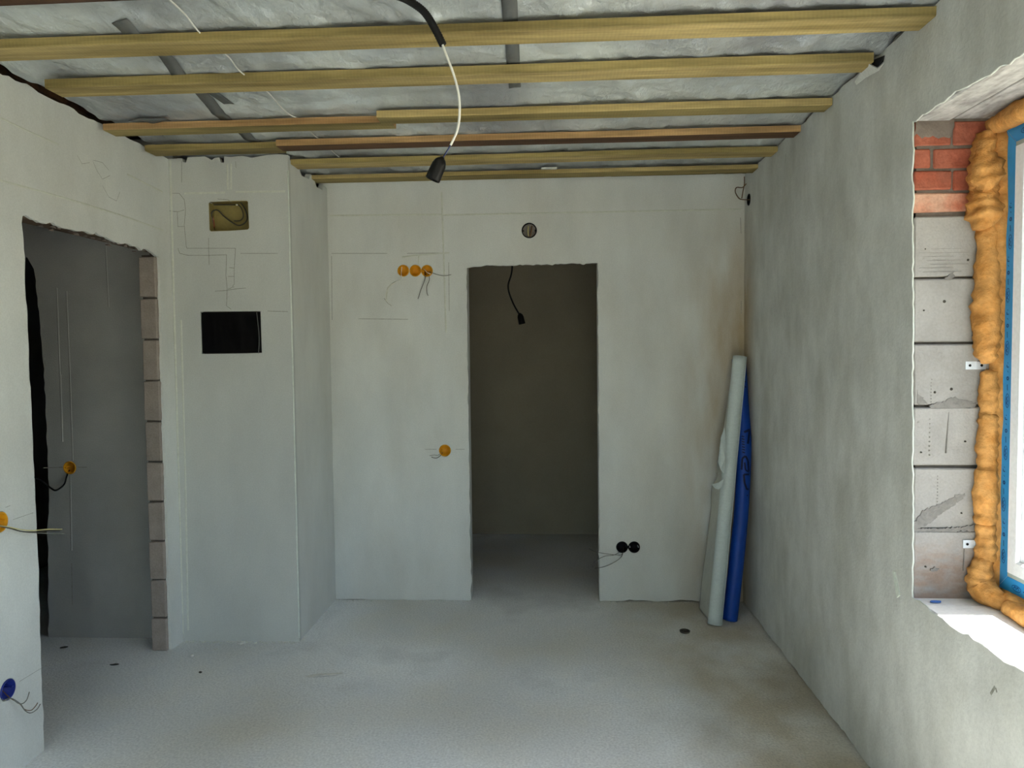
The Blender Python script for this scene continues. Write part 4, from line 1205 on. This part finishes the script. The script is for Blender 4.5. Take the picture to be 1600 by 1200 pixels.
tube('cable', [p - oc for p in wall_pts([(332, 320), (350, 320), (367, 320)], YC, [-0.05, -0.05, -0.045])], 0.0035, wire_dark, t, 8)
lathe('terminal', [(0, 0.0), (0.004, 0.0), (0.004, 0.01), (0, 0.01)], wall_pts([(369, 320)], YC, [-0.03])[0] - oc, (1, 0, 0), cord_m, t, 8)
tube('cable', [p - oc for p in wall_pts([(335, 356), (334, 346), (332, 338)], YC, [-0.04, -0.035, -0.03])], 0.003, material('wire_red_brown', srgb(150, 88, 60), 0.6, bump=0), t, 6)

# black film covered panel
pc = Vector((-1.630, YC, 1.607))
t = thing('electrical_panel', 'black film covered electrical panel set into the shaft', 'panel', pc)
bm = bmesh.new()
add_box(bm, (-0.154, 0.004, -0.105), (0.154, 0.075, 0.103))
from_bm('case', bm, black_matte, t)
nxp, nyp = 40, 26
V, F = [], []
for j in range(nyp + 1):
    for i in range(nxp + 1):
        x = -0.1535 + 0.307 * i / nxp; z = -0.1045 + 0.207 * j / nyp
        e = min(i, nxp - i, j, nyp - j) / 3
        w = 0.0016 * noise.noise(Vector((x * 14 + z * 5, z * 8, 0))) + 0.0008 * (1 - abs(noise.noise(Vector((x * 22, z * 6 + x * 8, 4)))) * 3)
        V.append(Vector((x, 0.002 - min(1, e) * w, z)))
for j in range(nyp):
    for i in range(nxp):
        a = j * (nxp + 1) + i
        F.append([a, a + 1, a + nxp + 2, a + nxp + 1])
mesh_obj('film_cover', V, F, black_film, t, True)
tube('film_fold_sheen', [p - pc for p in wall_pts([(401, 488), (403, 505), (405, 530), (404, 552)], YC, [0.001, 0.001, 0.001, 0.001])], 0.0018, tape_m, t, 5)  # grey line painted for the sheen along a fold of the film

# ------------------------------------------------------------------ hanging lamp leads
def pend(label, path_conduit, path_wire, path_core, sock_top, sock_dir, scale, white):
    base = Vector(path_conduit[0])
    t = thing('pendant_lead', label, 'lamp cable', base)
    v, f = tube_data(spline(path_conduit, 16), (lambda tt: 0.0105 * scale[0] * (1 + 0.07 * math.sin(tt * 260))) if white else 0.006, 10)
    mesh_obj('conduit', [p - base for p in v], f, black_matte, t, True)
    if path_wire:
        tube('wire', [Vector(p) - base for p in path_wire], 0.0033, wire_white, t, 8, 8)
    if path_core:
        for s, m_ in ((0.0012, wire_blue), (-0.0014, black_plastic)):
            tube('core', [Vector(p) - base + Vector((s, 0, s)) for p in path_core], 0.0016, m_, t, 6, 6)
    d = Vector(sock_dir).normalized()
    k = scale[1]
    prof = [(0.0, 0.0), (0.006, 0.0), (0.0075, 0.004), (0.012, 0.007), (0.0165, 0.014), (0.0185, 0.022), (0.0195, 0.024), (0.0205, 0.066), (0.0195, 0.068), (0.0178, 0.068), (0.0172, 0.040), (0.0, 0.038)]
    s = lathe('bulb_socket', [(r * k, h * k) for r, h in prof], Vector(sock_top) - base, d, black_plastic, t, 24)
    return t
YP = 2.02
pend('black conduit with white wire and bulb socket hanging near the viewer',
     [at_y(596, -14, YP - 0.03), at_y(622, -6, YP - 0.01), at_y(640, 2, YP), at_y(662, 18, YP), at_y(678, 42, YP), at_y(692, 70, YP)],
     [at_y(690, 66, YP), at_y(699, 90, YP), at_y(710, 120, YP), at_y(717, 150, YP), at_y(718, 180, YP), at_y(714, 205, YP), at_y(704, 227, YP)],
     [at_y(706, 223, YP), at_y(699, 235, YP), at_y(691, 248, YP)],
     at_y(691.5, 245, YP), at_y(677, 278, YP) - at_y(691.5, 245, YP), (1.0, 1.0), True)
YQ = 5.1
pt_top = at_y(800, 421, YQ); 
pend('thin black cable with bulb socket hanging in the dark room',
     [Vector((pt_top.x + 0.03, YQ, 2.60)), Vector((pt_top.x + 0.01, YQ, 2.3)), pt_top, at_y(794, 448, YQ), at_y(801, 472, YQ), at_y(812, 492, YQ)],
     None, None, at_y(812, 489, YQ), at_y(817, 512, YQ) - at_y(812, 489, YQ), (1.0, 1.15), False)

# ------------------------------------------------------------------ rolls leaning in the right corner
wb, wt = Vector((0.878, 3.985, 0.002)), Vector((1.062, 4.200, 1.452))
t = thing('underlay_roll', 'pale grey foam roll with torn loose sheet leaning in corner', 'roll', wb)
ax = (wt - wb)
R = 0.0395
refu = ax.normalized().cross(Vector((0, 1, 0))).normalized(); refw = ax.normalized().cross(refu)
V, F = [], []
NT, NP = 40, 84
for i in range(NT + 1):
    c = ax * (i / NT)
    for k in range(NP + 1):
        a = 2 * math.pi * 3.0 * k / NP
        r = R - 0.0042 * a / (2 * math.pi) * 1.0
        r *= 1 + 0.012 * noise.noise(Vector((i * 0.3, math.cos(a), math.sin(a))))
        V.append(c + (refu * math.cos(a + 2.6) + refw * math.sin(a + 2.6)) * r)
for i in range(NT):
    for k in range(NP):
        a = i * (NP + 1) + k
        F.append([a, a + 1, a + NP + 2, a + NP + 1])
rl = mesh_obj('rolled_foam', V, F, roll_white, t, True)
md = rl.modifiers.new('thickness', 'SOLIDIFY'); md.thickness = 0.003; md.offset = -1
# loose outer sheet standing behind and left of the roll, torn in two places
left_px = [(1092, 952, 4.235), (1097, 905, 4.24), (1103, 858, 4.245), (1108, 815, 4.25), (1111, 790, 4.255), (1112, 762, 4.257), (1121, 745, 4.26), (1120, 725, 4.262), (1124, 705, 4.265), (1130, 672, 4.262), (1136, 630, 4.255), (1141, 596, 4.247), (1146, 568, 4.240)]
V, F = [], []
NC = 8
edge = spline([at_y(*p) for p in left_px], 5)
for i, e in enumerate(edge):
    zt_ = (e.z - wb.z) / ax.z
    c = wb + ax * min(1, max(0, zt_)) + Vector((-0.022, 0.030, 0))
    c.z = max(e.z, 0.003)
    e = Vector((e.x, min(e.y, YB - 0.01), max(e.z, 0.003)))
    for k in range(NC + 1):
        s = k / NC
        p = e.lerp(c, s)
        bulge = math.sin(s * math.pi)
        p.y += 0.02 * bulge * (0.4 + noise.noise(Vector((i * 0.09, s * 2, 0)))) * (1 - i / len(edge))
        p.y = min(p.y, YB - 0.008)
        V.append(p - wb)
for i in range(len(edge) - 1):
    for k in range(NC):
        a = i * (NC + 1) + k
        F.append([a, a + 1, a + NC + 2, a + NC + 1])
ls = mesh_obj('loose_sheet', V, F, sheet_white, t, True)
md = ls.modifiers.new('thickness', 'SOLIDIFY'); md.thickness = 0.003
# curled tongues at the tears
def tongue(pix, ys):
    P = [at_y(x, y, Y) - wb for (x, y), Y in zip(pix, ys)]
    V = P + [p + Vector((0.001, 0.003, 0)) for p in P]
    n = len(P)
    mesh_obj('torn_tongue', V, [list(range(n)), list(range(2 * n - 1, n - 1, -1))] + [[i, i + n, (i + 1) % n + n, (i + 1) % n] for i in range(n)], roll_white, t)
tongue([(1132, 668), (1126, 684), (1122, 722), (1126, 734), (1132, 742), (1133, 715), (1134, 690)], [4.10, 4.12, 4.06, 4.05, 4.06, 4.07, 4.08])
tongue([(1131, 748), (1123, 754), (1111.5, 757), (1117, 763), (1123, 765), (1128, 760)], [4.05, 4.05, 4.03, 4.03, 4.03, 4.04])

bb = Vector((0.975, 4.052, 0.003))
t = thing('blue_roll', 'blue plastic roll with dark blue lettering behind the grey one', 'roll', bb)
path = spline([bb, Vector((1.022, 4.085, 0.34)), Vector((1.056, 4.118, 0.64)), Vector((1.079, 4.166, 0.95)), Vector((1.081, 4.226, 1.16)), Vector((1.081, 4.290, 1.435))], 8)
path = [p - bb for p in path]
NPH = 26
V, F = [], []
frames = []
for i, p in enumerate(path):
    T = (path[min(i + 1, len(path) - 1)] - path[max(i - 1, 0)]).normalized()
    u = Vector((1, 0, 0)); u = (u - T * u.dot(T)).normalized(); w = T.cross(u)
    frames.append((p, u, w))
    for k in range(NPH):
        a = 2 * math.pi * k / NPH
        r = 0.040 * (1 + 0.05 * noise.noise(Vector((i * 0.12, math.cos(a) * 1.5, math.sin(a) * 1.5))))
        V.append(p + u * math.cos(a) * r + w * math.sin(a) * r)
for i in range(len(path) - 1):
    for k in range(NPH):
        a, b = i * NPH + k, i * NPH + (k + 1) % NPH
        F.append([a, b, b + NPH, a + NPH])
inner = len(V)
for i in (0, len(path) - 1):
    p, u, w = frames[i]
    off = 0.03 if i == 0 else -0.03
    for k in range(NPH):
        a = 2 * math.pi * k / NPH
        V.append(p + (u * math.cos(a) + w * math.sin(a)) * 0.03)
    s = len(V)
    T = u.cross(w)
    for k in range(NPH):
        a = 2 * math.pi * k / NPH
        V.append(p + (u * math.cos(a) + w * math.sin(a)) * 0.028 + Vector((0, 0, off)))
    for k in range(NPH):
        k2 = (k + 1) % NPH
        F.append([i * NPH + k, i * NPH + k2, s - NPH + k2, s - NPH + k])
        F.append([s - NPH + k, s - NPH + k2, s + k2, s + k])
    F.append([s + k for k in range(NPH)])
mesh_obj('rolled_film', V, F, roll_blue, t, True)
# lettering printed up the roll: strokes laid on its curved face (h = height up the roll in m, s = arc round it in m)
def on_roll(h, s):
    z = h - bb.z
    i = min(range(len(path)), key=lambda q: abs(path[q].z - z))
    i = max(0, min(len(path) - 2, i if path[i].z <= z else i - 1))
    f = (z - path[i].z) / max(1e-6, path[i + 1].z - path[i].z)
    p = path[i].lerp(path[i + 1], f)
    _, u, w = frames[i]
    a = -math.pi / 2 + s / 0.04 if w.y > 0 else math.pi / 2 - s / 0.04
    return p + (u * math.cos(a) + w * math.sin(a)) * 0.0428
V, F = [], []
def stroke(pts, wd):
    P = []
    for i in range(len(pts) - 1):
        for k in range(4):
            P.append(Vector(pts[i]).lerp(Vector(pts[i + 1]), k / 4))
    P.append(Vector(pts[-1]))
    for i in range(len(P) - 1):
        d = (P[i + 1] - P[i]).normalized(); n2 = Vector((-d.y, d.x)) * wd / 2
        s = len(V)
        for q in (P[i] - n2, P[i + 1] - n2 , P[i + 1] + n2, P[i] + n2):
            V.append(on_roll(q.y, q.x - 0.012))
        F.append([s, s + 1, s + 2, s + 3])
Z0 = 1.02
stroke([(0.004, Z0), (0.040, Z0 + 0.015)], 0.012)
stroke([(0.036, Z0 + 0.012), (0.022, Z0 - 0.06)], 0.012)
for k in range(7):
    stroke([(-0.010 + k * 0.0005, Z0 - 0.02 - k * 0.014), (0.004 + k * 0.0005, Z0 - 0.024 - k * 0.014)], 0.006)
stroke([(-0.008, Z0 - 0.20), (-0.006, Z0 - 0.14), (0.010, Z0 - 0.125), (0.024, Z0 - 0.15), (0.030, Z0 - 0.205)], 0.010)
stroke([(0.006, Z0 - 0.16), (0.012, Z0 - 0.20), (0.030, Z0 - 0.21)], 0.008)
stroke([(0.034, Z0 - 0.222), (0.004, Z0 - 0.225), (0.010, Z0 - 0.27), (0.024, Z0 - 0.305), (0.034, Z0 - 0.30)], 0.010)
stroke([(0.026, Z0 - 0.335), (0.030, Z0 - 0.337)], 0.010)
stroke([(0.024, 1.30), (0.032, 1.302)], 0.008); stroke([(0.024, 1.27), (0.032, 1.272)], 0.008)
o = mesh_obj('lettering', V, F, roll_ink, t); o['kind'] = 'stuff'

# ------------------------------------------------------------------ bits lying on the floor
def chip(label, cat, name, px, py, sx, sy, sz, m, rot=0.0, group=None):
    c = at_z(px, py, 0.004)
    bm = bmesh.new()
    bmesh.ops.create_icosphere(bm, subdivisions=2, radius=1.0)
    for v in bm.verts:
        k = 1 + 0.3 * noise.noise(v.co * 2 + Vector((px, py, 0)))
        v.co = Vector((v.co.x * sx * k, v.co.y * sy * k, (v.co.z + 0.7) * sz * k))
    o = from_bm(name, bm, m, None, False, (c.x, c.y, 0.0035))
    o.rotation_euler.z = rot
    o['label'] = label; o['category'] = cat
    if group:
        o['group'] = group
    return o
t = at_z(1070, 987, 0.0)
o = lathe('floor_disc', [(0.0, -0.004), (0.026, -0.004), (0.028, 0.003), (0.024, 0.005), (0.021, 0.003), (0.0, 0.0025)], (0, 0, 0), (0, 0, 1), splinter_m, None, 18, (t.x, t.y, 0.003))  # dark disc standing in for a rimmed hollow in the floor
o['label'] = 'small dark round cap in the floor before the rolls'; o['category'] = 'disc'
chip('dark wood splinter on the hall floor near the wall', 'splinter', 'wood_splinter', 100, 1012, 0.020, 0.006, 0.004, splinter_m, 0.5)
chip('dark wood splinter on the floor in the hall doorway', 'splinter', 'wood_splinter', 179, 1039, 0.022, 0.004, 0.004, splinter_m, 0.25)
chip('larger white plaster crumb before the shaft', 'crumb', 'plaster_crumb', 300, 1025, 0.009, 0.007, 0.005, crumb_m)
chip('flat white plaster crumb at the foot of the shaft', 'crumb', 'plaster_crumb', 338, 1015, 0.012, 0.006, 0.003, crumb_m)
chip('pale plaster lump against the shaft base', 'crumb', 'plaster_crumb', 376, 1006, 0.022, 0.012, 0.006, crumb_m)
o = chip('long pale smear of dried plaster on the floor left of centre', 'plaster', 'plaster_smear', 505, 1055, 0.085, 0.012, 0.003, crumb_m, 0.25)
chip('small brown pebble on the floor before the shaft', 'pebble', 'pebble', 313, 1051, 0.008, 0.006, 0.004, splinter_m)
# ridge of grit along the foot of the shaft
V, F = [], []
for i in range(60):
    x = XL + 0.03 + i * 0.0098 + rng.uniform(-.004, .004); y = YC - rng.uniform(0.002, 0.03); s_ = rng.uniform(0.002, 0.007)
    s = len(V)
    V += [Vector((x - s_, y - s_, 0)), Vector((x + s_, y - s_ * .6, 0)), Vector((x + s_ * .5, y + s_, 0)), Vector((x, y, s_ * 1.1))]
    F += [[0 + s, 1 + s, 3 + s], [1 + s, 2 + s, 3 + s], [2 + s, s, 3 + s], [s, s + 2, s + 1]]
for i in range(50):
    x = rng.uniform(-1.25, -0.5) if i % 2 else rng.uniform(0.33, 0.85); y = YB - rng.uniform(0.002, 0.03); s_ = rng.uniform(0.002, 0.006)
    s = len(V)
    V += [Vector((x - s_, y - s_, 0)), Vector((x + s_, y - s_ * .6, 0)), Vector((x + s_ * .5, y + s_, 0)), Vector((x, y, s_ * 1.1))]
    F += [[0 + s, 1 + s, 3 + s], [1 + s, 2 + s, 3 + s], [2 + s, s, 3 + s], [s, s + 2, s + 1]]
o = mesh_obj('floor_grit', V, F, ridge_m, floor); o['kind'] = 'stuff'
